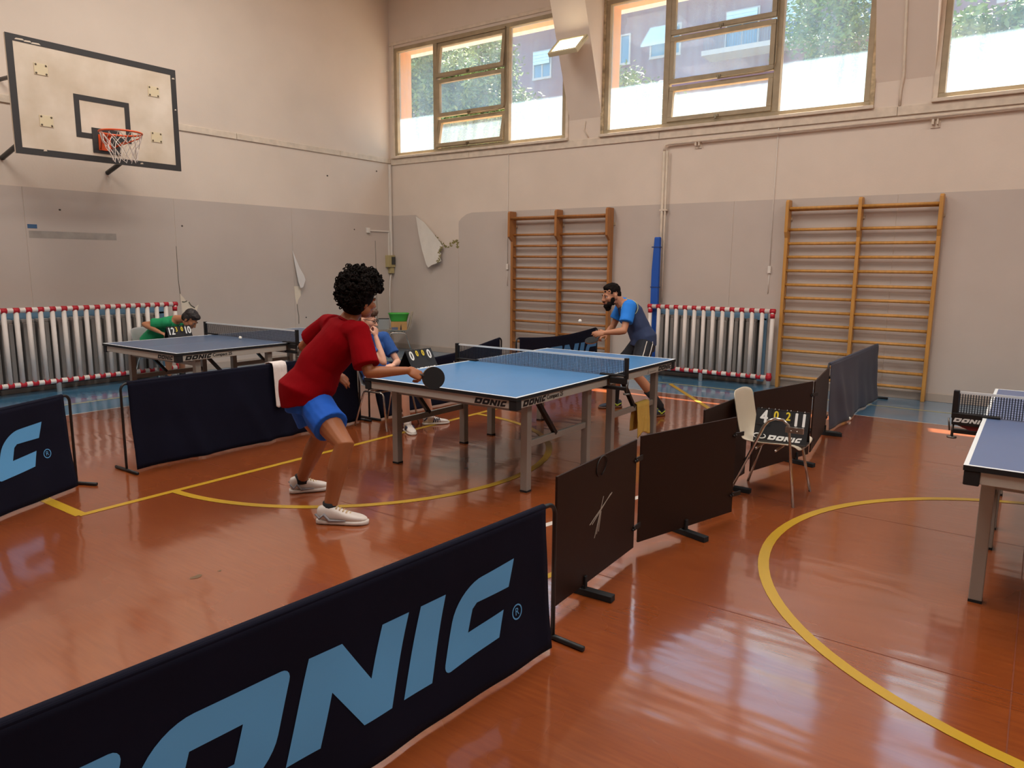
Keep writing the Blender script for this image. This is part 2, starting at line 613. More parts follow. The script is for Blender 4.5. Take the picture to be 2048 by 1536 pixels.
def put_text(txt, size, f, mat_, parent, name='lettering', extrude=0.0, sx=1.0, bold=0.0):
    """f(u, v, w) -> local point of parent"""
    me = text_mesh(txt, size, extrude, sx)
    if bold:
        bm = bmesh.new()
        for k, (dx, dy) in enumerate(((-bold, 0), (bold, 0), (0, bold*.6), (0, -bold*.6))):
            b2 = me.copy()
            for v in b2.vertices:
                v.co.x += dx
                v.co.y += dy
                v.co.z += .00012*k
            bm.from_mesh(b2)
            bpy.data.meshes.remove(b2)
        bm.to_mesh(me)
        bm.free()
    for v in me.vertices:
        v.co = V(f(v.co.x, v.co.y, v.co.z))
    me.name = name
    me.materials.clear()
    me.materials.append(mat_)
    o = bpy.data.objects.new(name, me)
    COL.objects.link(o)
    o.parent = parent
    return o

# ================================================================== ROOM
XB, YL, XR, YR, ZC = 6.48, 7.62, -12.0, -12.0, 7.0
WINS = [(3.65, 7.48), (-0.87, 2.95), (-5.45, -1.63), (-10.03, -6.21)]
ZS, ZT = 3.69, 5.66

fl = MB()
fl.add([(XR, YR, 0), (4.93, YR, 0), (4.93, 5.67, 0), (XR, 5.67, 0)], [(0, 1, 2, 3)], 0)
fl.add([(4.93, YR, 0), (XB+.4, YR, 0), (XB+.4, YL+.3, 0), (4.93, YL+.3, 0)], [(0, 1, 2, 3)], 1)
fl.add([(XR, 5.67, 0), (4.93, 5.67, 0), (4.93, YL+.3, 0), (XR, YL+.3, 0)], [(0, 1, 2, 3)], 1)
floor = struct(fl.build('floor', [FLOOR_O, FLOOR_B]))

def strip(pts, w, m, name, z=0.0015):
    mb = MB()
    vs = []
    L = len(pts)
    for i, p in enumerate(pts):
        p = V((*p, 0))
        d = (V((*pts[min(i+1, L-1)], 0))-V((*pts[max(i-1, 0)], 0))).normalized()
        n = V((-d.y, d.x, 0))*w/2
        vs += [p+n+V((0, 0, z)), p-n+V((0, 0, z))]
    mb.add(vs, [(2*i, 2*i+1, 2*i+3, 2*i+2) for i in range(L-1)])
    return mb.build(name, m, floor)
def arc(cx, cy, r, a0, a1, n=64):
    return [(cx+r*math.cos(math.radians(a0+(a1-a0)*i/n)), cy+r*math.sin(math.radians(a0+(a1-a0)*i/n))) for i in range(n+1)]
strip([(-1.97, 2.18), (4.9, 2.18)], 0.055, LINEY, 'court_line', 0.0018)
strip([(-1.955, 2.18), (-1.955, 5.6)], 0.075, LINEY, 'court_line', 0.0014)
strip(arc(0.5, 2.18, 1.8, 180, 360), 0.06, LINEY, 'court_line', 0.0022)
strip(arc(0.5, -3.48, 1.8, 0, 360, 96), 0.06, LINEY, 'court_line', 0.0022)
strip([(5.67, 1.31), (3.78, -0.18), (2.4, -1.27)], 0.06, LINEY, 'court_line', 0.0026)
strip([(5.72, 6.3), (5.72, YR)], 0.03, LINEP, 'court_line', 0.0018)
strip([(XR, 6.3), (5.72, 6.3)], 0.03, LINEP, 'court_line', 0.0018)
strip([(4.93, 5.67), (4.93, YR)], 0.02, LINEW, 'court_line', 0.0012)
strip([(XR, 5.67), (4.93, 5.67)], 0.02, LINEW, 'court_line', 0.0012)
strip([(-0.9, -0.25), (1.2, -0.78)], 0.05, LINEW, 'court_line', 0.0012)
strip([(-1.6, -0.72), (-0.2, -1.0)], 0.045, LINEY, 'court_line', 0.0012)
for x in (-0.715, 1.2, 3.1):
    strip([(x, 5.6), (x, YR)], 0.004, SEAMM, 'floor_seam', 0.001)
strip([(-1.3, -2.96), (2.5, -2.97)], 0.005, SEAMM, 'floor_seam', 0.001)
mb = MB()
for (x, y, a, b) in ((-2.05, 0.66, .035, .02), (-1.93, 0.63, .012, .008), (-2.9, -2.0, .03, .015)):
    mb.add([(x+a*math.cos(t), y+b*math.sin(t*1.0)*(1+.3*math.sin(3*t)), .0012) for t in [2*PI*i/14 for i in range(14)]], [tuple(range(14))])
mb.build('scuff_mark', mat('scuff', (110, 84, 56), 0.6), floor)

# back wall with window openings
w = MB()
w.box(XB, XB+.45, YR, YL+.45, -.2, ZS)
w.box(XB, XB+.45, YR, YL+.45, ZT, ZC+.2)
ys = [YL+.45]
for a, b in WINS:
    ys += [b, a]
ys.append(YR)
for i in range(0, len(ys), 2):
    w.box(XB, XB+.45, ys[i+1], ys[i], ZS, ZT)
wall_back = struct(w.build('wall_back', WALL_C))
w = MB()
w.box(XR-.3, XB, YL, YL+.3, -.2, ZC+.2)
wall_left = struct(w.build('wall_left', WALL_L))
w = MB()
w.box(XR-.3, XB+.45, YR-.3, YR, -.2, ZC+.2)
struct(w.build('wall_right', WALL_C))
w = MB()
w.box(XR-.3, XR, YR, YL, -.2, ZC+.2)
struct(w.build('wall_front', WALL_C))
w = MB()
w.box(XR-.3, XB+.45, YR-.3, YL+.3, ZC, ZC+.2)
ceiling = struct(w.build('ceiling', CEIL))
for x, y in FILLS:  # unseen housings, made up to go with the added fill lights
    mb = MB()
    mb.box(x-1.35, x+1.35, y-.85, y+.85, 6.66, 6.999)
    mb.build('fill_light_housing', WHITEP, ceiling, bevel=.01)

# grey cladding sheets, with the torn corner by the window wall's left end
def sheet_back(poly):
    mb = MB()
    mb.prism(poly, lambda y, z: (XB-.005, y, z), (.0045, 0, 0))
    return mb.build('cladding_sheet', WALL_G, wall_back)
H0 = 2.59
sheet_back([(YL-.002, 0.1), (5.915, 0.1), (5.915, 2.0), (6.0, 2.06), (6.08, 2.04), (6.16, 1.97), (6.24, 1.99), (6.34, 2.06), (6.5, 2.22), (6.75, 2.43), (6.97, H0), (YL-.002, H0)])
sheet_back([(5.909, 0.1), (3.915, 0.1), (3.915, H0), (5.60, H0), (5.72, 2.565), (5.84, 2.50), (5.905, 2.44), (5.909, 2.40)])
for a, b in ((3.909, 1.905), (1.899, 0.805), (0.799, -1.295), (-1.301, -3.3), (-3.306, -5.3), (-5.306, -7.3)):
    sheet_back([(a, 0.1), (b, 0.1), (b, H0), (a, H0)])
mb = MB()
mb.prism([(XB-.012, 0.1), (XB-.012, H0), (XB-.001, H0), (XB-.001, 0.1)], lambda x, z: (x, YR+.01, z), (0, 4.68, 0))
mb.build('cladding_sheet', WALL_G, wall_back)
for a, b in ((XB-.006, 4.09), (4.084, 1.99), (1.984, 0.0), (-.006, -2.0), (-2.006, -4.0), (-4.006, -6.0), (-6.006, XR)):
    mb = MB()
    mb.box(b, a, YL-.005, YL-.0005, .1, H0)
    mb.build('cladding_sheet', WALL_G, wall_left)
# torn flap folded out of the wall, backing side showing
flap = [(6.96, 2.56), (6.86, 2.22), (6.75, 1.93), (6.62, 1.66), (6.565, 1.60), (6.48, 1.65), (6.40, 1.67), (6.255, 1.725), (6.29, 1.79),
        (6.27, 1.86), (6.34, 1.92), (6.24, 1.99), (6.30, 2.06), (6.50, 2.24), (6.75, 2.45)]
mb = MB()
mb.prism(flap, lambda y, z: (XB-.012-.10*max(0, min(1, (2.56-z)/.95)), y, z), (-.006, 0, 0))
mb.build('torn_flap', mat('sheet_backing', (222, 214, 202), 0.8, var=0.06, vscale=5, bump=.2, bscale=10), wall_back)
mb = MB()
rm = random.Random(21)
def moss(pts, r, n, xo):
    for k in range(n):
        q = k/(n-1)*(len(pts)-1)
        a = min(int(q), len(pts)-2)
        y, z = (pts[a][t]*(1-q+a)+pts[a+1][t]*(q-a) for t in (0, 1))
        rr = r*rm.uniform(.5, 1.2)
        y += rm.gauss(0, r*.35)
        z += rm.gauss(0, r*.35)
        p1 = rm.uniform(0, 6)
        mb.add([(xo(z)-.0003*k/n, y+rr*math.cos(t)*(.75+.4*math.sin(3*t+p1)), z+.8*rr*math.sin(t)*(.75+.4*math.cos(2*t+p1))) for t in [2*PI*i/14 for i in range(14)]], [tuple(range(14))])
moss([(6.92, 2.52), (6.84, 2.46), (6.72, 2.36)], .022, 7, lambda z: XB-.0066)
moss([(6.52, 2.22), (6.40, 2.12), (6.30, 2.03)], .026, 8, lambda z: XB-.0066)
moss([(6.30, 2.02), (6.18, 1.98), (6.06, 2.06), (5.96, 2.09), (5.93, 2.02)], .040, 16, lambda z: XB-.0066)
moss([(6.27, 1.98), (6.30, 1.90), (6.29, 1.82), (6.29, 1.74), (6.36, 1.70)], .038, 14, lambda z: XB-.0188-.10*(2.56-z)/.95)
mb.build('moss_stain', MOULD, wall_back)
# left wall tears
mb = MB()
fl1 = [(4.07, 1.89), (4.10, 1.6), (4.13, 1.34), (4.16, 1.24), (4.22, 1.255), (4.285, 1.38), (4.26, 1.46), (4.18, 1.60)]
mb.prism(fl1, lambda x, z: (x, YL-.01-.07*(1.89-z)/.65, z), (0, -.004, 0))
mb.build('torn_flap', mat('sheet_backing_pale', (214, 208, 202), .8, var=.05), wall_left)
mb = MB()
mb.prism([(4.085, 1.27), (4.22, 1.27), (4.22, 1.11), (4.16, 1.03), (4.13, .95), (4.10, 1.06)], lambda x, z: (x, YL-.0055, z), (0, -.0012, 0))
mb.prism([(2.0, 1.20), (2.05, 1.14), (2.085, 1.09), (2.12, 1.09), (2.15, 1.02), (2.22, .985), (2.29, 1.03), (2.25, .93), (2.02, .80)], lambda x, z: (x, YL-.0055, z), (0, -.0012, 0))
mb.build('bare_patch', PLASTER, wall_left)
mb = MB()
for pl, r in (([(4.135, .96), (4.14, .86), (4.16, .75), (4.155, .62)], .006), ([(1.985, 1.9), (1.985, 1.4), (2.0, 1.2)], .004), ([(6.02, 2.1), (6.03, 1.4), (6.03, .3)], .004),
              ([(2.02, 1.08), (2.06, 1.075), (2.10, 1.09)], .008), ([(2.13, 1.07), (2.16, 1.02), (2.22, .98)], .008)):
    mb.tube([(x, YL-.008, z) for x, z in pl], r, 5)
mb.build('crack', mat('crack_dark', (112, 106, 92), .9), wall_left)
mb = MB()
for (x, z) in ((.42, 2.33), (2.1, 2.2), (5.5, 2.29), (6.1, 3.4), (4.32, .72), (4.9, 3.2)):
    mb.ball((x, YL-.004, z), (.018, .004, .014), 8)
mb.build('nail_hole', mat('hole_dark', (84, 74, 66), .9), wall_left)
mb = MB()
mb.box(.02, .13, YL-.008, YL-.005, 2.08, 2.13)
mb.build('blue_tape', mat('blue_tape_m', (62, 96, 132), .6), wall_left)
mb = MB()
mb.box(.03, 1.12, YL-.0065, YL-.005, 1.96, 2.05)
mb.build('tape_residue', mat('tape_residue_m', (166, 156, 146), .7, var=.2, vscale=5), wall_left)

def trim(name, x0, x1, y0, y1, z0, z1, m, bevel=.004):
    mb = MB()
    mb.box(x0, x1, y0, y1, z0, z1)
    return struct(mb.build(name, m, bevel=bevel))
trim('baseboard_back', XB-.02, XB, YR, YL-.02, 0.0, .105, BASEB)
trim('baseboard_left', XR, XB, YL-.02, YL, 0.0, .105, BASEB)
# mouldings under the windows, one board per bay
for i, (a, b) in enumerate(((YL-.03, 5.66), (5.655, 2.0), (1.995, -1.2), (-1.205, -5.0), (-5.005, -9.0))):
    trim('trim_%d' % (i+1), XB-.025, XB, b, a, 3.545, 3.655, CREAMT)
for i, (a, b) in enumerate(((XB-.01, 5.2), (5.19, 3.1), (3.09, 0.9), (.89, -1.5), (-1.51, XR))):
    trim('trim_%d' % (i+6), b, a, YL-.022, YL, 3.575, 3.665, CREAMT)
trim('trim_11', XB-.02, XB, 2.99, YL-.03, 5.71, 5.765, CREAMT)

# ------------------------------------------------------------------ windows
def window(idx, ya, yb, tilts):
    mb = MB()
    fr = .07
    mb.box(XB-.01, XB+.10, ya, yb, ZS, ZS+fr)
    mb.box(XB-.01, XB+.10, ya, yb, ZT-fr, ZT)
    mb.box(XB-.01, XB+.10, ya, ya+fr, ZS+fr, ZT-fr)
    mb.box(XB-.01, XB+.10, yb-fr, yb, ZS+fr, ZT-fr)
    wid = yb-ya
    m1, m2 = yb-.268*wid, yb-.69*wid
    for m_ in (m1, m2):
        mb.box(XB-.01, XB+.10, m_-.045, m_+.045, ZS+fr, ZT-fr)
    win = struct(mb.build('window_%d' % idx, FRAME, bevel=.005))
    g = MB()
    g.box(XB+.055, XB+.061, m1+.045, yb-fr, ZS+fr, ZT-fr)
    g.build('pane', GLASS, win)
    g = MB()
    g.box(XB+.055, XB+.061, ya+fr, m2-.045, ZS+fr, ZT-fr)
    g.build('pane', GLASS, win)
    # three tilting sashes in the middle bay
    zz = [(ZS+.075, 4.27), (4.31, 4.955), (4.985, ZT-.075)]
    ya_, yb_ = m2+.05, m1-.05
    for (z0, z1), t in zip(zz, tilts):
        zc = (z0+z1)/2
        def P(y, z, dx):
            # rotate about the sash's horizontal mid line
            h = z-zc
            return V((XB+.03+dx*math.cos(t)+h*math.sin(t), y, zc+h*math.cos(t)-dx*math.sin(t)))
        def ob(mb_, y0, y1, za, zb, x0, x1, mi=0):
            vs = [P(y, z, x) for x in (x0, x1) for y in (y0, y1) for z in (za, zb)]
            mb_.add(vs, [(0, 1, 3, 2), (4, 6, 7, 5), (0, 4, 5, 1), (2, 3, 7, 6), (0, 2, 6, 4), (1, 5, 7, 3)], mi)
        f2 = MB()
        q = .065
        ob(f2, ya_, yb_, z0, z0+q, -.05, .02)
        ob(f2, ya_, yb_, z1-q, z1, -.05, .02)
        ob(f2, ya_, ya_+q, z0+q, z1-q, -.05, .02)
        ob(f2, yb_-q, yb_, z0+q, z1-q, -.05, .02)
        sash = f2.build('sash', FRAME, win, bevel=.004)
        g = MB()
        ob(g, ya_+q, yb_-q, z0+q, z1-q, -.002, .004)
        g.build('pane', GLASS, sash)
        k = MB()
        yc = (ya_+yb_)/2
        ob(k, yc-.03, yc+.03, z0-.005, z0+.03, -.075, -.05)
        ob(k, yc-.01, yc+.01, z0-.03, z0+.01, -.09, -.06)
        k.build('latch', mat('latch_metal', (120, 108, 88), .4, metal=.6), sash)
    c = MB()
    c.tube([(XB-.03, m2+.02, ZT-.05), (XB-.03, m2+.02, 4.40), (XB-.035, m2+.05, 4.31), (XB-.04, m2+.2, 4.29), (XB-.04, (m1+m2)/2, 4.29)], .009, 6)
    c.build('opening_rod', mat('rod_metal', (140, 124, 98), .4, metal=.4), win)
    s2 = MB()
    s2.box(XB-.07, XB+.02, ya-.06, yb+.06, 3.657, 3.70)
    s2.build('sill', CREAMT, win, bevel=.006)
    cs = MB()
    cs.box(XB-.022, XB-.001, yb, yb+.055, ZS, ZT+.05)
    cs.box(XB-.022, XB-.001, ya-.055, ya, ZS, ZT+.05)
    cs.build('casing', PEELF if idx == 2 else CREAMT, win, bevel=.004)
    rv = MB()
    rv.box(XB+.10, XB+.46, yb-.002, yb+.03, ZS-.02, ZT+.02)
    rv.box(XB+.10, XB+.46, ya-.03, ya+.002, ZS-.02, ZT+.02)
    rv.box(XB+.10, XB+.46, ya, yb, ZT-.012, ZT+.03)
    rv.box(XB+.10, XB+.52, ya, yb, ZS-.03, ZS+.01)
    rv.build('reveal', REVEAL, win)
    return win
window(1, *WINS[0], (0.20, 0.0, 0.12))
window(2, *WINS[1], (0.10, 0.0, 0.0))
window(3, *WINS[2], (0.0, 0.0, 0.0))
window(4, *WINS[3], (0.0, 0.0, 0.0))
ov = MB()
ov.box(XB+.46, XB+.66, YR, 9.0, ZT-.005, ZT+.12)
struct(ov.build('trim_12', mat('eave_white', (226, 222, 216), .8)))
# tapered piers that carry the roof
for i, (a, b) in enumerate(((2.99, 3.58), (-1.58, -.92), (-6.16, -5.5))):
    mb = MB()
    mb.prism([(XB, 3.97), (XB, ZC), (5.30, ZC)], lambda x, z: (x, a, z), (0, b-a, 0))
    struct(mb.build('trim_%d' % (i+13), WALL_C))

# ------------------------------------------------------------------ outside
mb = MB()
mb.box(XB+.5, 120, -80, 90, -.4, -.2)
struct(mb.build('ground', GROUND))
bld = thing('apartment_building', 'reddish apartment block seen through the windows, with pale shutters and balconies', 'building', (26, 4, -.2))
OB = (26, 4, -.2)
mb = MB(OB)
mb.box(26, 36, -12, 15.0, -.2, 14.2)
mb.build('wall', FACADE, bld)
mb = MB(OB)
mb.box(26.5, 36, 15.0, 30, -.2, 12.6)
mb.build('wall', FACADE, bld)
mb = MB(OB)
mb.box(25.7, 36.3, -12.3, 30.2, 14.2, 14.5)
mb.build('roof', FACADES, bld)
def far_window(y0, y1, z0, z1, shut, xf=26.0, awn=False):
    f = MB(OB)
    f.box(xf-.08, xf+.02, y0-.08, y1+.08, z0-.1, z0)
    f.box(xf-.06, xf+.02, y0-.07, y0, z0, z1+.07)
    f.box(xf-.06, xf+.02, y1, y1+.07, z0, z1+.07)
    f.box(xf-.06, xf+.02, y0, y1, z1, z1+.07)
    f.box(xf-.05, xf+.02, (y0+y1)/2-.03, (y0+y1)/2+.03, z0, z1)
    fo = f.build('window_frame', FACADES, bld)
    p = MB(OB)
    p.box(xf-.02, xf+.03, y0, y1, z0, z1)
    p.build('pane', PANEF, fo)
    if shut > 0:
        s_ = MB(OB)
        n = max(2, int((z1-z0)*shut/.12))
        for i in range(n):
            za = z1-(i+1)*(z1-z0)*shut/n
            dx = .12+(.9*(i+1)/n if awn else 0)
            s_.obox((xf-dx, (y0+y1)/2, za+(z1-z0)*shut/n/2), (.02, 0, 0), (0, (y1-y0)/2, 0), (0, 0, (z1-z0)*shut/n/2*.93))
        s_.build('shutter', SHUT, fo)
for z in (2.6, 5.7, 8.4, 11.6):
    pass
far_window(16.95, 17.85, 10.42, 11.55, .5, 26.5)
far_window(16.95, 17.85, 7.6, 8.7, .7, 26.5)
far_window(20.0, 20.9, 10.42, 11.55, .3, 26.5)
far_window(16.95, 17.85, 4.6, 5.8, .4, 26.5)
far_window(12.6, 13.4, 10.3, 11.4, 0)
far_window(10.3, 11.55, 10.35, 11.45, .85, awn=True)
far_window(10.3, 11.55, 7.4, 8.5, .6)
far_window(12.6, 13.4, 7.4, 8.5, .2)
far_window(-2.0, -.8, 10.3, 11.5, .5)
far_window(-2.0, -.8, 7.3, 8.5, .5)
for zb in (9.95, 6.95):
    far_window(7.1, 8.3, zb+.1, zb+1.55, .35)
    far_window(5.4, 6.5, zb+.1, zb+1.55, .55)
    far_window(2.6, 3.8, zb+.1, zb+1.55, .4)
    b_ = MB(OB)
    b_.box(24.9, 26, 2.0, 8.9, zb-.18, zb)
    bo = b_.build('balcony', FACADES, bld)
    r_ = MB(OB)
    for i in range(70):
        y = 2.05+i*.098
        r_.box(24.93, 24.95, y, y+.02, zb, zb+.55)
    r_.box(24.92, 24.96, 2.0, 8.9, zb+.53, zb+.57)
    r_.build('railing', mat('far_railing', (120, 116, 124), .6), bo)

def leafy(name, label, base, boxes, n, m, seed, trunk_h, leaf=.16):
    rnd = random.Random(seed)
    t = thing(name, label, 'tree', base)
    mb = MB()
    vs, fs = [], []
    clumps = []
    for (c, r, k) in boxes:
        for _ in range(k):
            d = V((rnd.gauss(0, 1), rnd.gauss(0, 1), rnd.gauss(0, 1))).normalized()*(rnd.random()**.4)
            clumps.append(V(c)+V((d.x*r[0], d.y*r[1], d.z*r[2])))
    for _ in range(n):
        c = rnd.choice(clumps)
        p = c+V((rnd.gauss(0, .22), rnd.gauss(0, .22), rnd.gauss(0, .16)))
        a = V((rnd.gauss(0, 1), rnd.gauss(0, 1), rnd.gauss(0, .6))).normalized()
        b = a.cross(V((rnd.gauss(0, 1), rnd.gauss(0, 1), rnd.gauss(0, 1)))).normalized()
        L = leaf*rnd.uniform(.6, 1.2)
        i = len(vs)
        nrm = a.cross(b)*L*.12
        vs += [p-a*L*.5, p+b*L*.2+nrm, p+a*L*.5, p-b*L*.2+nrm]
        fs.append((i, i+1, i+2, i+3))
    mb.v, mb.f = vs, fs
    mb.m, mb.sm = [0]*len(fs), [True]*len(fs)
    fo = mb.build('foliage', m, t)
    fo['kind'] = 'stuff'
    tk = MB()
    tk.tube([(0, 0, 0), (.05, .05, trunk_h*.5), (0, .1, trunk_h)], [.22, .17, .08], 8)
    for c in clumps[::max(1, len(clumps)//14)]:
        tk.tube([(0, .05, min(trunk_h, max(1.0, c.z-.8))), (c.x*.6, c.y*.6, c.z-.2), c], [.06, .04, .015], 5)
    tk.build('trunk', BARK, t)
    return t
leafy('cedar_tree', 'dense backlit tree filling the left panes of the window nearest the corner', (16.5, 14.4, -.2),
      [((0, 1.8, 8.6), (1.6, 2.6, 2.6), 150), ((0, -.4, 7.6), (1.4, 2.3, 2.0), 110), ((0, -2.3, 6.2), (1.0, 1.2, 1.3), 30), ((0, 1.0, 5.0), (1.5, 3.6, 1.6), 90)], 46000, LEAF1, 3, 8.0, .19)
leafy('leafy_tree', 'green tree behind the right pane of the middle window', (17.0, 1.9, -.2),
      [((0, .0, 8.4), (1.3, 1.4, 2.0), 60), ((0, -.5, 6.2), (1.1, 1.0, 1.1), 30), ((0, -.2, 4.6), (1.1, 1.0, 1.1), 16)], 11000, LEAF2, 5, 8.0)
leafy('leafy_tree', 'shady tree filling the window at the right edge of the picture', (14.6, -3.9, -.2),
      [((0, .5, 7.2), (1.2, 2.7, 2.6), 140), ((0, 0, 4.6), (1.5, 3.0, 1.5), 40)], 26000, LEAF2, 8, 8.0, .19)
leafy('shrubby_tree', 'low olive tree top rising below the awning outside the middle window', (16.0, 7.3, -.2),
      [((0, .2, 6.5), (1.0, 1.5, 1.0), 30), ((0, -1.4, 5.6), (1.0, 1.2, .9), 16), ((0, .2, 5.2), (1.0, 1.8, .8), 20)], 8000, LEAF1, 9, 6.2)

# ================================================================== WALL FITTINGS
def conduit(name, label, cat, pts, r, m, loc=None, n=8):
    o = V(loc or pts[0])
    mb = MB(o)
    mb.tube(pts, r, n)
    t = mb.build(name, m)
    t.location = o
    return tag(t, label, cat)

# backboard ---------------------------------------------------------
yb = 6.40
bb = thing('basketball_hoop', 'white basketball backboard with black border, orange rim and torn net on the left wall', 'basketball hoop', (.46, yb, 3.46))
OBB = (.46, yb, 3.46)
mb = MB(OBB)
mb.box(-.50, 1.42, yb, yb+.03, 2.84, 4.09)
mb.build('board', BOARDW, bb, bevel=.003)
mb = MB(OBB)
for (x0, x1, z0, z1) in ((-.50, 1.42, 4.02, 4.09), (-.50, 1.42, 2.84, 2.91), (-.50, -.43, 2.91, 4.02), (1.35, 1.42, 2.91, 4.02)):
    mb.box(x0, x1, yb-.003, yb, z0, z1)
mb.build('border', BOARDK, bb)
mb = MB(OBB)
for (x0, x1, z0, z1) in ((.15, .79, 3.52, 3.58), (.15, .79, 3.10, 3.16), (.15, .21, 3.16, 3.52), (.73, .79, 3.16, 3.52)):
    mb.box(x0, x1, yb-.003, yb, z0, z1)
mb.build('target_square', BOARDK, bb)
mb = MB(OBB)
for (x, z, a) in ((-.36, 4.045, .05), (-.28, 4.04, .04), (-.2, 4.035, .05), (1.385, 3.98, .02), (1.39, 3.6, .012), (.9, 2.88, .02), (-.2, 2.90, .02)):
    mb.add([(x-a, yb-.0045, z-.008), (x+a, yb-.0045, z-.004), (x+a*.6, yb-.0045, z+.012), (x-a*.7, yb-.0045, z+.008)], [(0, 1, 2, 3)])
mb.build('chipped_paint', BOARDW, bb)
for (x, z) in ((-.17, 3.775), (1.115, 3.775), (-.16, 3.225), (1.115, 3.225)):
    mb = MB(OBB)
    mb.box(x-.07, x+.07, yb-.006, yb, z-.06, z+.06)
    p = mb.build('mounting_plate', TAPE, bb)
    mb = MB(OBB)
    for i in (-1, 1):
        for j in (-1, 1):
            mb.ball((x+i*.052, yb-.008, z+j*.045), (.011, .005, .011), 8)
    mb.build('bolt', mat('bolt_dark', (90, 74, 56), .5), p)
for p_, q_, r_ in (((-.17, 3.775), (-.14, 3.83), .025), ((1.115, 3.775), (1.1, 3.83), .025), ((-.16, 3.225), (-.19, 2.91), .03), ((1.115, 3.225), (1.065, 2.86), .03)):
    mb = MB(OBB)
    mb.tube([(p_[0], yb+.03, p_[1]), (q_[0], YL-.01, q_[1])], r_, 8)
    mb.build('wall_strut', BLACK, bb)
mb = MB(OBB)
mb.box(.325, .645, yb-.008, yb, 2.945, 3.23)
mb.build('rim_backing_plate', BOARDK, bb)
rc = V((.46, yb-.40, 3.15))
mb = MB(OBB)
mb.box(.39, .53, yb-.02, yb-.008, 2.98, 3.16)
mb.box(.41, .51, yb-.18, yb-.008, 3.135, 3.16)
mb.tube([rc+V((.225*math.cos(t), .225*math.sin(t), 0)) for t in [2*PI*i/36 for i in range(37)]], .011, 8)
for s in (-1, 1):
    mb.tube([(rc.x+s*.05, yb-.01, 2.99), (rc.x+s*.14, rc.y+.16, 3.09), (rc.x+s*.15, rc.y+.17, 3.145)], .008, 6)
mb.tube([(rc.x+.03, yb-.01, 2.99), (rc.x+.17, rc.y-.08, 3.10), (rc.x+.20, rc.y-.10, 3.145)], .007, 6)
mb.build('rim', ORANGE, bb)
mb = MB(OBB)
rnd = random.Random(3)
K = 12
rings = [(.222, 3.14), (.20, 3.06), (.165, 2.98), (.14, 2.90), (.125, 2.83)]
for k in range(K):
    for s in (1, -1):
        pl = []
        for j, (r, z) in enumerate(rings):
            t = 2*PI*(k+s*.5*j)/K
            pl.append(rc+V((r*math.cos(t)+.03*(j/4.)**2+rnd.gauss(0, .006), r*math.sin(t)+rnd.gauss(0, .006), z-rc.z+rnd.gauss(0, .008))))
        if rnd.random() < .2:
            pl = pl[:4]
        mb.tube(pl, .0042, 4, cap=False)
mb.build('net', NETW, bb)

# wall bars ---------------------------------------------------------
RUNGS = [2.17, 1.985, 1.805, 1.62, 1.43, 1.25, 1.065, .885, .705, .525, .34, .16]
def wall_bars(name, label, ya, yb_, m, head):
    o = (XB-.09, (ya+yb_)/2, 0)
    t = thing(name, label, 'wall bars', o)
    xf = XB-.03
    for y in (ya-.022, (ya+yb_)/2, yb_+.022):
        mb = MB(o)
        d, hd = .105, head
        prof = [(xf, 0.0), (xf-d, 0.0), (xf-d, 2.06), (xf-hd, 2.14), (xf-hd, 2.54), (xf-hd+.03, 2.565), (xf, 2.565)]
        mb.prism(prof, lambda x, z: (x, y-.022, z), (0, .044, 0))
        mb.build('post', m, t, bevel=.006)
    for (a, b) in ((ya-.044, (ya+yb_)/2+.022), ((ya+yb_)/2-.022, yb_+.044)):
        for z in RUNGS+[2.435]:
            mb = MB(o)
            mb.tube([(xf-.065, a, z), (xf-.065, b, z)], .023, 8, flat=.9)
            mb.build('rung', m, t)
        mb = MB(o)
        mb.tube([(xf-head+.035, a, 2.45), (xf-head+.035, b, 2.45)], .023, 8, flat=.9)
        mb.build('rung', m, t)
    for y in (ya-.022, (ya+yb_)/2, yb_+.022):
        mb = MB(o)
        mb.box(XB-.03, XB-.006, y-.04, y+.04, 2.30, 2.34)
        mb.build('wall_bracket', mat('bracket_pale', (196, 180, 156), .5, metal=.3), t)
    return t
wall_bars('wall_bars', 'reddish brown wooden wall bars with broad rounded heads behind the bearded player', 4.64, 2.71, WOOD1, .20)
wall_bars('wall_bars', 'honey coloured wooden wall bars right of the striped radiator guard', .035, -1.82, WOOD2, .15)

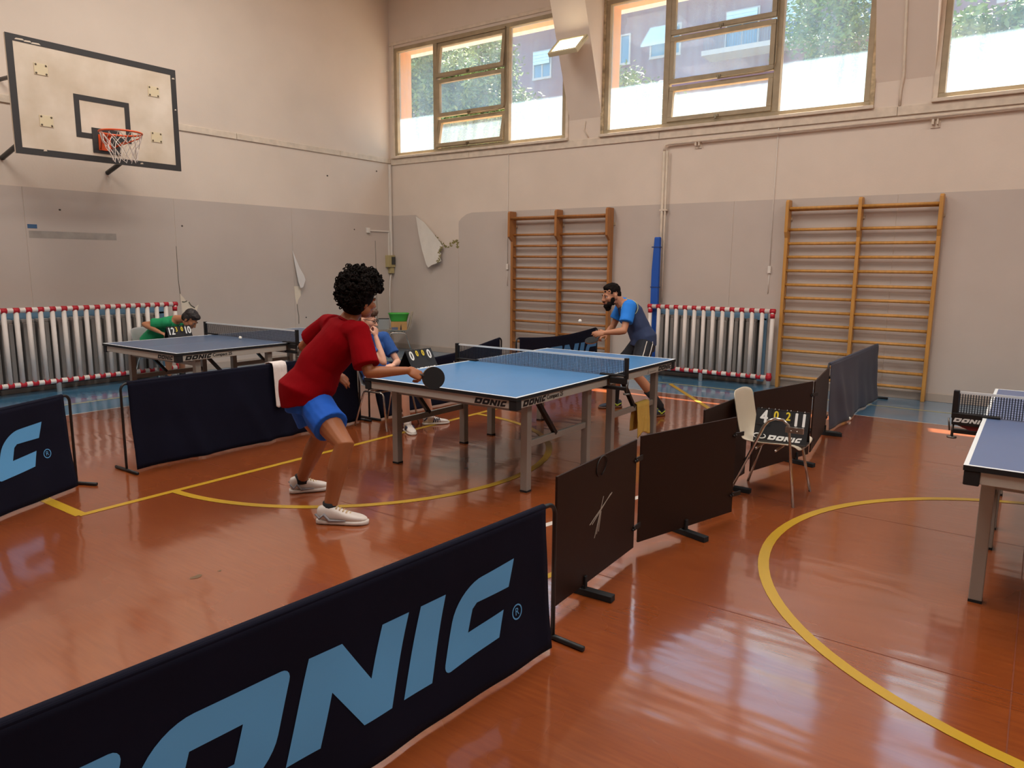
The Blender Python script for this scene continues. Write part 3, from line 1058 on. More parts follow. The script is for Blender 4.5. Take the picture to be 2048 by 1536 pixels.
# radiators with striped guards ---------------------------------------
def radiator(name, label, o, u, n, span, guard_label, ends):
    """u: unit vector along the wall, nn: into the room; o: wall point at the left end"""
    o = V(o)
    nn = V((-1, 0, 0)) if abs(u[1]) > .5 else V((0, -1, 0))
    u = V(u)
    ro = o+nn*.1
    r = thing(name, label, 'radiator', ro)
    P = lambda a, b, z: o+u*a+nn*b+V((0, 0, z))
    k = int(span/.082)
    col = None
    for i in range(k):
        if col is None:
            mb = MB(ro)
            mb.obox(P(.06, .11, .52), u*.026, nn*.055, V((0, 0, .38)))
            mb.obox(P(.06, .11, .92), u*.03, nn*.04, V((0, 0, .025)))
            mb.obox(P(.06, .11, .12), u*.03, nn*.04, V((0, 0, .025)))
            col = mb.build('column', RADG, r, bevel=.012)
        else:
            c = col.copy()
            COL.objects.link(c)
            c.parent = r
            c.location = u*(.082*i)
    mb = MB(ro)
    mb.obox(P(span/2, .012, .52), u*(span/2+.05), nn*.006, V((0, 0, .46)))
    mb.build('backing_panel', DARKR, r)
    mb = MB(ro)
    mb.obox(P(span/2, .03, .975), u*(span/2+.06), nn*.024, V((0, 0, .05)))
    mb.obox(P(-.01, .03, .5), u*.045, nn*.024, V((0, 0, .45)))
    mb.obox(P(span+.01, .03, .5), u*.045, nn*.024, V((0, 0, .45)))
    mb.build('blue_surround', RADB, r)
    # guard
    go = o+nn*.26
    g = thing('radiator_guard', guard_label, 'guard rail', go)
    a0, a1, step, d = ends
    def rail(z, nm):
        mb = MB(go)
        mb.tube([P(a0, d, z), P(a1, d, z)], .032, 12)
        return mb.build(nm, TUBEW, g)
    rt_, rb_ = rail(1.065, 'top_rail'), rail(.14, 'bottom_rail')
    def band(a, z, along, par, ln=.035, rr=.0345):
        mb = MB(go)
        if along:
            mb.tube([P(a-ln, d, z), P(a+ln, d, z)], rr, 12)
        else:
            mb.tube([P(a, d, z-ln), P(a, d, z+ln)], rr, 12)
        mb.build('red_band', RED, par)
    nb = int(round((a1-a0)/step))
    for i in range(nb+1):
        a = a0+(a1-a0)*i/nb
        end = i in (0, nb)
        mb = MB(go)
        mb.tube([P(a, d, .0 if end or i == nb//2 else .14), P(a, d, 1.065)], .029, 10)
        pb = mb.build('upright', TUBEW, g)
        band(a, 1.065, True, rt_)
        band(a, .14, True, rb_)
        if end:
            band(a, 1.0, False, pb, .03, .033)
            band(a, .15, False, pb, .055, .034)
    return r
radiator('radiator', 'grey column radiator behind the striped guard on the window wall', (XB-.006, 1.83, 0), (0, -1, 0), 0, 1.55,
         'red and white striped tubular guard beside the honey coloured wall bars', (-.10, 1.735, .1365, .235))
radiator('radiator', 'long grey column radiator behind the striped guard under the basketball hoop', (-1.30, YL-.006, 0), (1, 0, 0), 0, 2.95,
         'long red and white striped guard on the left wall under the basketball hoop', (-.10, 3.05, .137, .265))

# pipes, cables, boxes --------------------------------------------------
pp = thing('wall_pipe', 'cream heating pipe running level under the windows to the right', 'pipe', (XB-.06, 1.86, 3.45))
OP = (XB-.06, 1.86, 3.45)
mb = MB(OP)
mb.tube([(XB-.06, 1.885, 3.36), (XB-.06, 1.883, 3.42), (XB-.06, 1.865, 3.445), (XB-.06, 1.82, 3.455), (XB-.06, -2.5, 3.50), (XB-.06, -9, 3.56)], .021, 8)
mb.build('pipe', CREAMT, pp)
for y in (1.40, -1.61, -4.6):
    mb = MB(OP)
    mb.obox((XB-.037, y, 3.425), (.035, 0, 0), (0, .012, 0), (0, 0, .03))
    mb.obox((XB-.037, y-.05, 3.425), (.035, 0, 0), (0, .008, 0), (0, 0, .03))
    mb.obox((XB-.009, y-.025, 3.40), (.006, 0, 0), (0, .05, 0), (0, 0, .04))
    mb.build('pipe_bracket', CREAMT, pp)
pp = thing('heating_pipes', 'pair of cream heating pipes dropping down the wall beside the blue pad', 'pipe', (XB-.05, 1.86, 1.0))
OP = (XB-.05, 1.86, 1.0)
for (y, r_) in ((1.885, .021), (1.835, .016)):
    mb = MB(OP)
    mb.tube([(XB-.06, y, 1.12), (XB-.06, y, 3.355)], r_, 8)
    mb.build('pipe', CREAMT, pp)
mb = MB(OP)
mb.obox((XB-.05, 1.86, 2.50), (.03, 0, 0), (0, .06, 0), (0, 0, .012))
mb.build('pipe_clip', CREAMT, pp)
pd = thing('pipe_pad', 'blue foam pad strapped around the wall pipe above the striped guard', 'safety pad', (XB-.1, 1.90, 1.0))
OPD = (XB-.1, 1.90, 1.0)
mb = MB(OPD)
pts = [(1.855, 2.10), (1.855, .12), (1.975, .12), (1.975, 1.6), (1.945, 2.10)]
mb.prism(pts, lambda y, z: (XB-.165, y, z), (.07, 0, 0))
mb.build('foam', BLUEPAD, pd, bevel=.015)
for z in (1.35, 1.95):
    mb = MB(OPD)
    mb.box(XB-.168, XB-.09, 1.85, 1.98, z-.008, z+.008)
    mb.build('strap', mat('pad_strap', (30, 60, 120), .6), pd)
for (y, lab) in ((4.79, 'thin white pull cord with switch left of the reddish wall bars'), (.245, 'thin white pull cord with switch left of the honey coloured wall bars')):
    t = thing('pull_cord', lab, 'light switch', (XB-.02, y, 1.6))
    o = (XB-.02, y, 1.6)
    mb = MB(o)
    mb.tube([(XB-.012, y, 3.54), (XB-.014, y+.006, 2.5), (XB-.012, y, 1.66)], .006, 6)
    mb.tube([(XB-.012, y, 1.60), (XB-.014, y+.003, 1.30)], .006, 6)
    mb.build('cord', WHITEP, t)
    mb = MB(o)
    mb.box(XB-.035, XB-.006, y-.022, y+.022, 1.58, 1.68)
    mb.build('switch', WHITEP, t, bevel=.006)
t = thing('cable_trunking', 'white cable trunking running down the corner of the room', 'cable duct', (XB-.06, YL-.03, 2.6))
o = (XB-.06, YL-.03, 2.6)
mb = MB(o)
mb.box(XB-.075, XB-.03, YL-.045, YL-.006, 1.83, 3.56)
mb.build('duct', WHITEP, t, bevel=.004)
mb = MB(o)
mb.box(XB-.115, XB-.095, YL-.03, YL-.006, 1.83, 2.27)
mb.box(5.86, XB-.10, YL-.028, YL-.006, 2.275, 2.30)
mb.build('thin_conduit', WHITEP, t)
mb = MB(o)
mb.box(5.79, 5.86, YL-.05, YL-.006, 2.24, 2.335)
mb.build('junction_box', WHITEP, t, bevel=.006)
mb = MB(o)
mb.tube([(XB-.07, YL-.03, 1.48), (XB-.10, YL-.03, 1.35), (XB-.11, YL-.02, 1.1), (XB-.11, YL-.02, .12)], .012, 6)
mb.build('cable', WHITEP, t)
t = thing('breaker_box', 'ochre electrical breaker box with smoked cover in the corner', 'electrical box', (XB-.1, YL-.05, 1.7))
o = (XB-.1, YL-.05, 1.7)
mb = MB(o)
mb.box(XB-.20, XB-.02, YL-.10, YL-.006, 1.60, 1.83)
mb.build('case', GREYBOX, t, bevel=.006)
mb = MB(o)
mb.box(XB-.12, XB-.03, YL-.112, YL-.10, 1.65, 1.80)
mb.build('cover', SCREEN, t)
mb = MB(o)
mb.box(XB-.13, XB-.03, YL-.08, YL-.006, 1.48, 1.598)
mb.build('socket', GREYBOX, t, bevel=.005)
conduit('wall_cable', 'thin cable down the tapered pier between the two left windows', 'cable', [(XB-.012, 3.28, 3.93), (XB-.012, 3.30, 3.80), (XB-.012, 3.22, 3.68)], .01, CREAMT)
conduit('wall_cable', 'white cable tube down the pier between the middle and right windows', 'cable', [(XB-.35, -1.25, 4.83), (XB-.03, -1.24, 4.02), (XB-.02, -1.22, 3.85), (XB-.015, -1.22, 3.66)], .016, CREAMT)

def flood_light(loc, label, aim):
    """frame, glowing panel and bracket; the panel faces along aim"""
    t = thing('flood_light', label, 'lamp', loc)
    a = V(aim).normalized()
    u = V((0, 1, 0))
    v = a.cross(u).normalized()
    mb = MB((0, 0, 0))
    mb.obox(-a*.03, u*.25, v*.205, a*.022)
    for s in (-1, 1):
        mb.obox(u*(s*.228), u*.022, v*.205, a*.012)
        mb.obox(v*(s*.183), u*.206, v*.022, a*.012)
    mb.build('housing', LAMPH, t, bevel=.006)
    mb = MB((0, 0, 0))
    mb.obox(-a*.004, u*.205, v*.16, a*.003)
    mb.build('panel', LAMPE, t)
    mb = MB((0, 0, 0))
    for s in (-1, 1):
        mb.bar(u*(s*.25), V((.16, s*.25, .12)), .03, .008)
    mb.bar(V((.16, -.25, .12)), V((.16, .25, .12)), .03, .008)
    mb.bar(V((.16, 0, .12)), V((.30, 0, .16)), .03, .03)
    mb.build('bracket', LAMPH, t)
    return t
flood_light((5.74, 3.19, 4.90), 'small lit flood light on the tapered pier between the two left windows', (-.66, 0, .75))

# ================================================================== TABLES
def build_table(label, m_top, loc):
    t = thing('table_tennis_table', label, 'table tennis table', loc, 0, None)
    LX, LY, H = 2.74, 1.525, .76
    for x0, x1 in ((0, LX/2-.002), (LX/2+.002, LX)):
        mb = MB()
        mb.box(x0, x1, 0, LY, H-.024, H-.0006)
        top = mb.build('tabletop', BLACKR, t)
        mb = MB()
        mb.box(x0+.0005, x1-.0005, .0005, LY-.0005, H-.0006, H+.0006)
        mb.build('playing_surface', m_top, top)
        mb = MB()
        z0, z1 = H+.0005, H+.0016
        mb.box(x0, x1, 0, .02, z0, z1)
        mb.box(x0, x1, LY-.02, LY, z0, z1)
        e = x0 if x0 == 0 else x1-.02
        mb.box(e, e+.02, .02, LY-.02, z0, z1)
        mb.build('white_line', WHITEL, top)
        mb = MB()
        mb.box(x0, x1, LY/2-.001, LY/2+.001, z0, z1-.0005)
        mb.build('centre_line', mat('faint_line', (128, 168, 200), .5), top)
    near = True
    for k, (x0, x1) in enumerate(((.07, LX/2-.03), (LX/2+.03, LX-.07))):
        mb = MB()
        zt, zb = H-.026, H-.086
        mb.box(x0, x1, .012, .042, zb, zt)
        mb.box(x0, x1, LY-.042, LY-.012, zb, zt)
        xe = .012 if k == 0 else LX-.042
        mb.box(xe, xe+.03, .07, LY-.07, zb, zt)
        xi = LX/2-.06 if k == 0 else LX/2+.03
        mb.box(xi, xi+.03, .042, LY-.042, zb, zt)
        mb.build('apron', STEELW, t, bevel=.003)
        for yy in (.004, LY-.07):
            mb = MB()
            xx = .004 if k == 0 else LX-.07
            mb.box(xx, xx+.066, yy, yy+.066, H-.096, H-.024)
            mb.build('corner_cap', BLACKR, t, bevel=.005)
        us = (.27, 1.157) if k == 0 else (LX-1.157, LX-.27)
        for u in us:
            for y in (.10, LY-.10):
                mb = MB()
                mb.box(u-.03, u+.03, y-.03, y+.03, .012, H-.05)
                lg = mb.build('leg', STEEL, t, bevel=.004)
                mb = MB()
                mb.box(u-.031, u+.031, y-.031, y+.031, 0, .014)
                mb.build('foot_cap', BLACKR, lg)
        for y in (.10, LY-.10):
            mb = MB()
            mb.box(us[0]+.03, us[1]-.03, y-.014, y+.014, .335, .385)
            mb.build('stretcher', STEEL, t, bevel=.003)
            mb = MB()
            if k == 0:
                mb.bar((.40, y+(.0 if y < .5 else -.02), .68), (.67, y, .375), .035, .03)
            else:
                mb.bar((LX-.97, y, .68), (LX-.70, y, .375), .035, .03)
            mb.build('strut', BLACK, t)
        mb = MB()
        mb.box(us[0]-.014, us[0]+.014, .13, LY-.13, .60, .64)
        mb.build('cross_tube', STEEL, t)
    # lettering on the aprons
    yo = .0105
    put_logo(t, lambda u, v: (.095+u, yo, H-.078+v), .043, (0, .0016, 0), BLACK)
    put_text('Compact 25', .046, lambda u, v, w_: (.52+u, yo-w_, H-.054+v), BLACK, t, bold=.0016)
    put_logo(t, lambda u, v: (yo, .385-u, H-.078+v), .042, (.0016, 0, 0), BLACK)
    put_logo(t, lambda u, v: (2.36+u, yo, H-.078+v), .043, (0, .0016, 0), BLACK)
    mb = MB()
    mb.box(2.17, 2.31, yo, yo+.0016, H-.068, H-.064)
    mb.build('print_line', mat('emblem_grey', (90, 84, 72), .5), t)
    mb = MB()
    mb.prism([(0, 0), (.012, .006), (.018, .03), (.010, .05), (.016, .03), (.006, .012)], lambda u, v: (2.13+u, yo, H-.082+v), (0, .0016, 0))
    mb.build('emblem', mat('emblem_grey', (90, 84, 72), .5), t)
    return t

def build_net(label, loc, full, big_logo):
    t = thing('table_tennis_net', label, 'net', loc)
    x, LY, H = 0, 1.525, .76
    z0, z1 = H+.004, H+.1525
    ya, ybb = -.135, LY+.135
    cord = mat('net_thread', (30, 34, 44), .8)
    mb = MB()
    n = 124
    for i in range(n+1):
        y = ya+(ybb-ya)*i/n
        mb.box(x-.0012, x+.0012, y-.0027, y+.0027, z0, z1-.012)
    for j in range(11):
        z = z0+(z1-.012-z0)*j/10
        mb.box(x-.001, x+.001, ya, ybb, z-.0009, z+.0009)
    nm = mb.build('net_mesh', cord, t)
    nm['kind'] = 'stuff'
    mb = MB()
    mb.box(x-.004, x+.004, ya, ybb, z1-.014, z1+.001)
    mb.build('top_tape', WHITEL, t)
    for s, yy, e in ((-1, -.1525, 0), (1, LY+.1525, LY)):
        mb = MB()
        mb.box(x-.018, x+.018, yy-.014, yy+.018, H-.02, H+.158)
        mb.build('post', BLACK, t, bevel=.004)
        mb = MB()
        yi = e-s*.09
        mb.box(x-.025, x+.025, min(yi, yy), max(yi, yy), H+.0018, H+.014)
        mb.box(x-.022, x+.022, min(e+s*.004, yy), max(e+s*.004, yy), H-.062, H-.012)
        mb.box(x-.02, x+.02, min(e-s*.06, yy), max(e-s*.06, yy), H-.115, H-.088)
        mb.build('clamp', BLACK, t, bevel=.003)
        mb = MB()
        mb.tube([(x, yy+s*.005, H-.14), (x, yy+s*.005, H-.06)], .008, 8)
        mb.tube([(x, yy+s*.005, H-.15), (x, yy+s*.005, H-.14)], .028, 12)
        mb.tube([(x-.02, yy+s*.02, H-.10), (x-.02, yy+s*.03, H-.02)], .005, 6)
        mb.build('screw_knob', mat('knob_metal', (110, 104, 98), .35, metal=.7), t)
    if big_logo:
        mb = MB()
        mb.box(-.03, .03, LY+.006, LY+.165, H-.058, H+.016)
        mb.build('clamp', BLACK, t, bevel=.003)
        put_logo(t, lambda u, v: (-.0305, LY+.157-u, H-.040+v), .026, (.001, 0, 0), DIGW)
        mb = MB()
        mb.prism([(0, 0), (-.13, 0), (-.13, -.05), (-.08, -.03)], lambda y, z: (-.015, LY+.14+y, H-.06+z), (.03, 0, 0))
        mb.build('red_bracket', REDBR, t)
    return t
TB = [('blue table in the hall middle with a yellow towel on its leg frame', TBLUE, (0, 0, 0)),
      ('slate blue table on the left with a white ball on it', TSLATE, (-.10, 4.135, 0)),
      ('slate grey table cut off by the right edge of the picture', TSLATE2, (-.114, -4.203, 0))]
for lab, m_, loc in TB:
    build_table(lab, m_, loc)
build_net('black net with white tape across the blue middle table', (1.37, 0, 0), True, False)
build_net('black net with white tape across the left slate blue table', (1.27, 4.135, 0), True, False)
build_net('black net with lettered clamp on the table at the right edge', (1.256, -4.203, 0), True, True)

# ================================================================== BARRIERS
def cloth_barrier(name, label, a, b, h, m, frame_pts=True, top=None, flare=0.03, wave=.008, seed=0, inset=.075, logo=None, mirror=False, reg=True, feet=True,
                  side=1, print_m=None, hem=.0, logo_s=None, fold=None):
    """a, b: floor points of the two posts; side: which way the cloth bulges; logo: writing starts this far along a->b"""
    a, b = V((*a, 0)), V((*b, 0))
    L = (b-a).length
    d = (b-a).normalized()
    nrm = V((-d.y, d.x, 0))*side
    t = thing(name, label, 'barrier', (a+b)/2)
    o = (a+b)/2
    mb = MB(o)
    R = .05
    tp = top or (lambda s: h)
    path = [a+V((0, 0, .012)), a+V((0, 0, tp(0)-R))]
    for i in range(1, 5):
        q = PI/2*i/5
        path.append(a+d*(R-R*math.cos(q))+V((0, 0, tp(0)-R+R*math.sin(q))))
    if top is None:
        path += [a+d*R+V((0, 0, h)), b-d*R+V((0, 0, h))]
    else:
        for i in range(0, 17):
            path.append(a+d*(R+(L-2*R)*i/16)+V((0, 0, tp(i/16))))
    for i in range(1, 5):
        q = PI/2*i/5
        path.append(b-d*(R-R*math.sin(q))+V((0, 0, tp(1)-R+R*math.cos(q))))
    path += [b+V((0, 0, tp(1)-R)), b+V((0, 0, .012))]
    mb.tube(path, .0105, 8)
    mb.build('frame', BLACK, t)
    for p in (a, b):
        mb = MB(o)
        mb.tube([p-nrm*.17+V((0, 0, .013)), p+nrm*.17+V((0, 0, .013))], .013, 8)
        mb.build('foot', BLACK, t)
    rnd = random.Random(seed)
    ph = [rnd.uniform(0, 6) for _ in range(6)]
    def surf(s, z, lift=0.0):
        """s metres from a; z height"""
        q = s/L
        hh = tp(q)
        k = 1-max(0, min(1, z/max(hh, .01)))
        w = wave*k*(math.sin(s*5.3+ph[0])+.7*math.sin(s*9.7+ph[1])+.5*math.sin(s*17+ph[2]+z*4))
        w += .35*wave*math.sin(z*14+s*3+ph[3])*min(1, k*3)
        if fold:
            w += fold(s, z, k)
        off = .013+flare*k**1.5+w+lift
        return a+d*s+nrm*off+V((0, 0, z))
    bot = .015
    mb = MB(o)
    nu, nv = max(24, int(L/.035)), 18
    def f(i, j):
        s = inset+(L-2*inset)*i
        hh = tp(s/L)
        z = bot+(hh+.012-bot)*j
        return surf(s, z)
    mb.grid(nu, nv, f)
    cl = mb.build('cloth', m, t, solid=.002)
    mb = MB(o)
    hp = [a+d*(inset+(L-2*inset)*i/24)+V((0, 0, tp((inset+(L-2*inset)*i/24)/L)+.002)) for i in range(25)]
    mb.tube(hp, .0155, 8)
    mb.build('hem', m, cl)
    if logo:
        s0, dirn, hl, zb = logo
        logo_on(cl, lambda u, v: surf(s0+dirn*u, zb+v, .0035), hl, print_m or SKYB, org=o, step=.04)
        if reg:
            rr = [[(math.cos(q)*r, math.sin(q)*r) for q in [2*PI*i/24 for i in range(24)]] for r in (1, .82)]
            mb = MB(o)
            sx = s0+dirn*(LOGO_W*hl+.015)
            vs = [surf(sx+dirn*.033*x, zb+.085+.033*y, .0035) for ring in rr for x, y in ring]
            mb.add(vs, [(i, (i+1) % 24, 24+(i+1) % 24, 24+i) for i in range(24)])
            mb.build('ring_mark', print_m or SKYB, cl)
            me = text_mesh('R', .045)
            for v in me.vertices:
                v.co = surf(sx+dirn*v.co.x, zb+.085+v.co.y, .0035)-V(o)
            me.materials.append(print_m or SKYB)
            ob = bpy.data.objects.new('ring_letter', me)
            COL.objects.link(ob)
            ob.parent = cl
    return t
# the big near barrier
HB = .30
d0 = V((-3.55+1.464, -1.09+1.248, 0)).normalized()
LB = 2.62
A_ = (-1.464+d0.x*LB, -1.248+d0.y*LB)
cloth_barrier('cloth_barrier', 'large navy cloth barrier with big light blue lettering across the foreground', A_, (-1.464, -1.248), .645, NAVY, side=-1,
              flare=.05, wave=.006, seed=2, inset=.085, logo=(LB-2.405, 1, HB, .172))
d1 = V((-.552, -.27, 0)).normalized()
A2_ = (-1.652+d1.x*2.5, 2.92+d1.y*2.5)
cloth_barrier('cloth_barrier', 'navy lettered cloth barrier cut off by the left edge of the picture', A2_, (-1.652, 2.92), .693, NAVY, side=-1,
              flare=.06, wave=.008, seed=5, inset=.07, logo=(2.5-2.40, 1, .30, .235))
def fold_navy(s, z, k):
    return .04*math.exp(-((s-.95-(.7-z)*.5)/.07)**2)*k+.045*math.exp(-((s-1.5-(.7-z)*.7)/.08)**2)*k+.035*math.exp(-((s-.4-(.7-z)*.35)/.07)**2)*k+.03*math.exp(-((s-1.9+(.7-z)*.5)/.07)**2)*k
cloth_barrier('cloth_barrier', 'plain creased navy cloth barrier behind the red shirt, towel hung over it', (-1.248, 2.97), (1.27, 2.97), .715, NAVY, side=-1,
              flare=.05, wave=.010, seed=9, inset=.05, fold=fold_navy)
cloth_barrier('cloth_barrier', 'slack navy cloth barrier beyond the left edge of the blue table', (1.36, 2.92), (3.74, 2.90), .62, NAVY, side=-1,
              top=lambda s: .61-.05*math.sin(PI*min(1, s/.75)) if s < .62 else .574+.135*(s-.62)/.38, flare=.07, wave=.022, seed=4, inset=.05)
cloth_barrier('cloth_barrier', 'sagging navy lettered cloth barrier in front of the reddish wall bars', (3.86, 2.74), (6.06, 2.74), .70, NAVY, side=-1,
              top=lambda s: .70-.06*math.sin(PI*s), flare=.03, wave=.008, seed=6, inset=.06, logo=(.14, 1, .29, .22), print_m=SKYBD, reg=False)
def fold_grey(s, z, k):
    return .04*math.exp(-((s-.35-.4*k)/.13)**2)*k
cloth_barrier('cloth_barrier', 'blue grey cloth barrier running up to the honey coloured wall bars', (3.761, -1.21), (6.27, -1.25), .70, NAVYG, side=-1,
              flare=.04, wave=.012, seed=12, inset=.05, fold=fold_grey)

def board_panel(label, a, b, z0, z1, foot_at, marks=False):
    a, b = V((*a, 0)), V((*b, 0))
    o = (a+b)/2
    d = (b-a).normalized()
    n = V((-d.y, d.x, 0))
    t = thing('board_barrier', label, 'barrier', o, 0, None)
    mb = MB(o)
    mb.obox(o+V((0, 0, (z0+z1)/2)), d*((b-a).length/2), n*.006, V((0, 0, (z1-z0)/2)))
    mb.build('board', BROWN, t, bevel=.002)
    if foot_at is not None:
        p = a+d*foot_at
        mb = MB(o)
        mb.obox(p+V((0, 0, .017)), d*.024, n*.17, V((0, 0, .017)))
        mb.obox(p+V((0, 0, .05))-n*.012, d*.012, n*.006, V((0, 0, .05)))
        mb.obox(p+V((0, 0, .05))+n*.012, d*.012, n*.006, V((0, 0, .05)))
        mb.build('foot', BLACKR, t, bevel=.003)
    for z in (.17, .58):
        mb = MB(o)
        mb.obox(b+d*.03-n*.008+V((0, 0, z)), d*.05, n*.004, V((0, 0, .014)))
        mb.ball(b-d*.01-n*.014+V((0, 0, z)), .008, 6)
        mb.ball(b-d*.035-n*.014+V((0, 0, z)), .008, 6)
        mb.build('link_clip', BLACK, t)
    if marks:
        mb = MB(o)
        # chalk strokes: fan of five lines, drawn on the board's camera side
        for (p, q) in (((.594, .469), (.34, .36)), ((.576, .466), (.366, .355)), ((.492, .475), (.397, .272)), ((.464, .409), (.42, .287)), ((.468, .40), (.442, .295))):
            pa = a+d*p[0]-n*.0075+V((0, 0, p[1]))
            pb = a+d*q[0]-n*.0075+V((0, 0, q[1]))
            mb.bar(pa, pb, .005, .0014, up=n)
        mb.build('chalk_mark', mat('chalk', (176, 164, 150), .8), t)
        mb = MB(o)
        mb.tube([a+d*(.455+.055*math.sin(q*.9))-n*(.010+.002*math.sin(q))+V((0, 0, .655-.055*math.cos(q*.5)*math.cos(q*.5)+.045*math.sin(q*.5))) for q in [i*.45 for i in range(15)]], .003, 5)
        mb.build('cord_loop', BLACK, t)
    return t
board_panel('dark brown board barrier with pale scratched strokes', (-1.275, -1.135), (-.365, -1.10), .05, .70, .30, True)
board_panel('dark brown board barrier just left of the beige chair', (-.275, -1.085), (.61, -1.345), .05, .70, .44)
board_panel('dark brown board barrier hidden mostly behind the beige chair', (.70, -1.09), (1.58, -1.11), .05, .70, .55)
board_panel('dark brown board barrier right of the beige chair', (1.66, -1.13), (2.53, -1.36), .05, .70, .70)
board_panel('greyish dark board barrier seen nearly edge on beside the grey cloth', (2.60, -1.36), (3.70, -1.235), .05, .69, 1.05)

# ================================================================== CHAIRS
def build_chair(label, loc, rz, shell_m, arch=False):
    """faces local -y"""
    t = thing('stacking_chair', label, 'chair', loc, rz)
    prof = [(-.235, .385), (-.215, .408), (-.15, .414), (-.02, .402), (.10, .398), (.16, .410), (.20, .445), (.225, .515), (.245, .62), (.262, .72), (.272, .775)]
    def hw(i):
        k = i/(len(prof)-1)
        return .215-.01*math.sin(k*PI)-.02*max(0, k-.75)*4*.6
    mb = MB()
    vs, fs = [], []
    nw = 12
    for i, (y, z) in enumerate(prof):
        for j in range(nw+1):
            q = j/nw*2-1
            w_ = hw(i)
            rise = .028*(abs(q)**3)
            back = i > 5
            tip = 0
            if i >= len(prof)-2:
                tip = -.03*abs(q)**4*(1 if i == len(prof)-1 else .4)
            vs.append((q*w_, y-(rise*1.3 if back else 0), z+(0 if back else rise)+tip))
    for i in range(len(prof)-1):
        for j in range(nw):
            a = i*(nw+1)+j
            fs.append((a, a+1, a+nw+2, a+nw+1))
    mb.add(vs, fs, 0, True)
    sh = mb.build('shell', shell_m, t, solid=.008)
    md = sh.modifiers.new('sub', 'SUBSURF')
    md.levels = md.render_levels = 1
    for s in (-1, 1):
        mb = MB()
        x = s*.205
        xo = s*.235
        if arch and s == -1:
            pts = [(xo, .235, .0), (xo, .0, .56), (xo, -.03, .60), (xo, -.075, .622), (xo, -.13, .617), (xo, -.165, .585), (xo, -.175, .54), (xo, -.235, 0)]
        else:
            pts = [(xo, .235, .0), (x, .13, .345), (x, .115, .368), (x, .09, .378), (x, -.12, .381), (x, -.15, .373), (x, -.163, .35), (xo, -.235, 0)]
        mb.tube(pts, .0105, 8)
        lg = mb.build('leg_frame', CHROME, t)
        if arch and s == -1:
            mb = MB()
            mb.box(xo-.012, xo+.012, -.27, -.15, .535, .575)
            mb.ball((xo-.014, -.19, .55), .006, 6)
            mb.ball((xo-.014, -.23, .55), .006, 6)
            mb.build('link_plate', CHROME, lg)
    mb = MB()
    mb.tube([(-.205, -.08, .380), (.205, -.08, .380)], .009, 6)
    mb.tube([(-.205, .06, .380), (.205, .06, .380)], .009, 6)
    mb.build('seat_support', CHROME, t)
    return t
build_chair('beige plastic chair with a scoreboard on its seat, by the dark board barriers', (1.335, -1.385, 0), 0, SHELL, arch=True)
build_chair('beige plastic chair in the corner holding a cardboard box and green tub', (6.02, 7.02, 0), math.radians(225), SHELL)
build_chair('pale plastic chair on which the person with glasses sits', (1.27, 2.56, 0), 0, SHELLG)
build_chair('grey plastic chair on which the person in green sits', (1.25, 7.0, 0), math.radians(20), SHELLG)

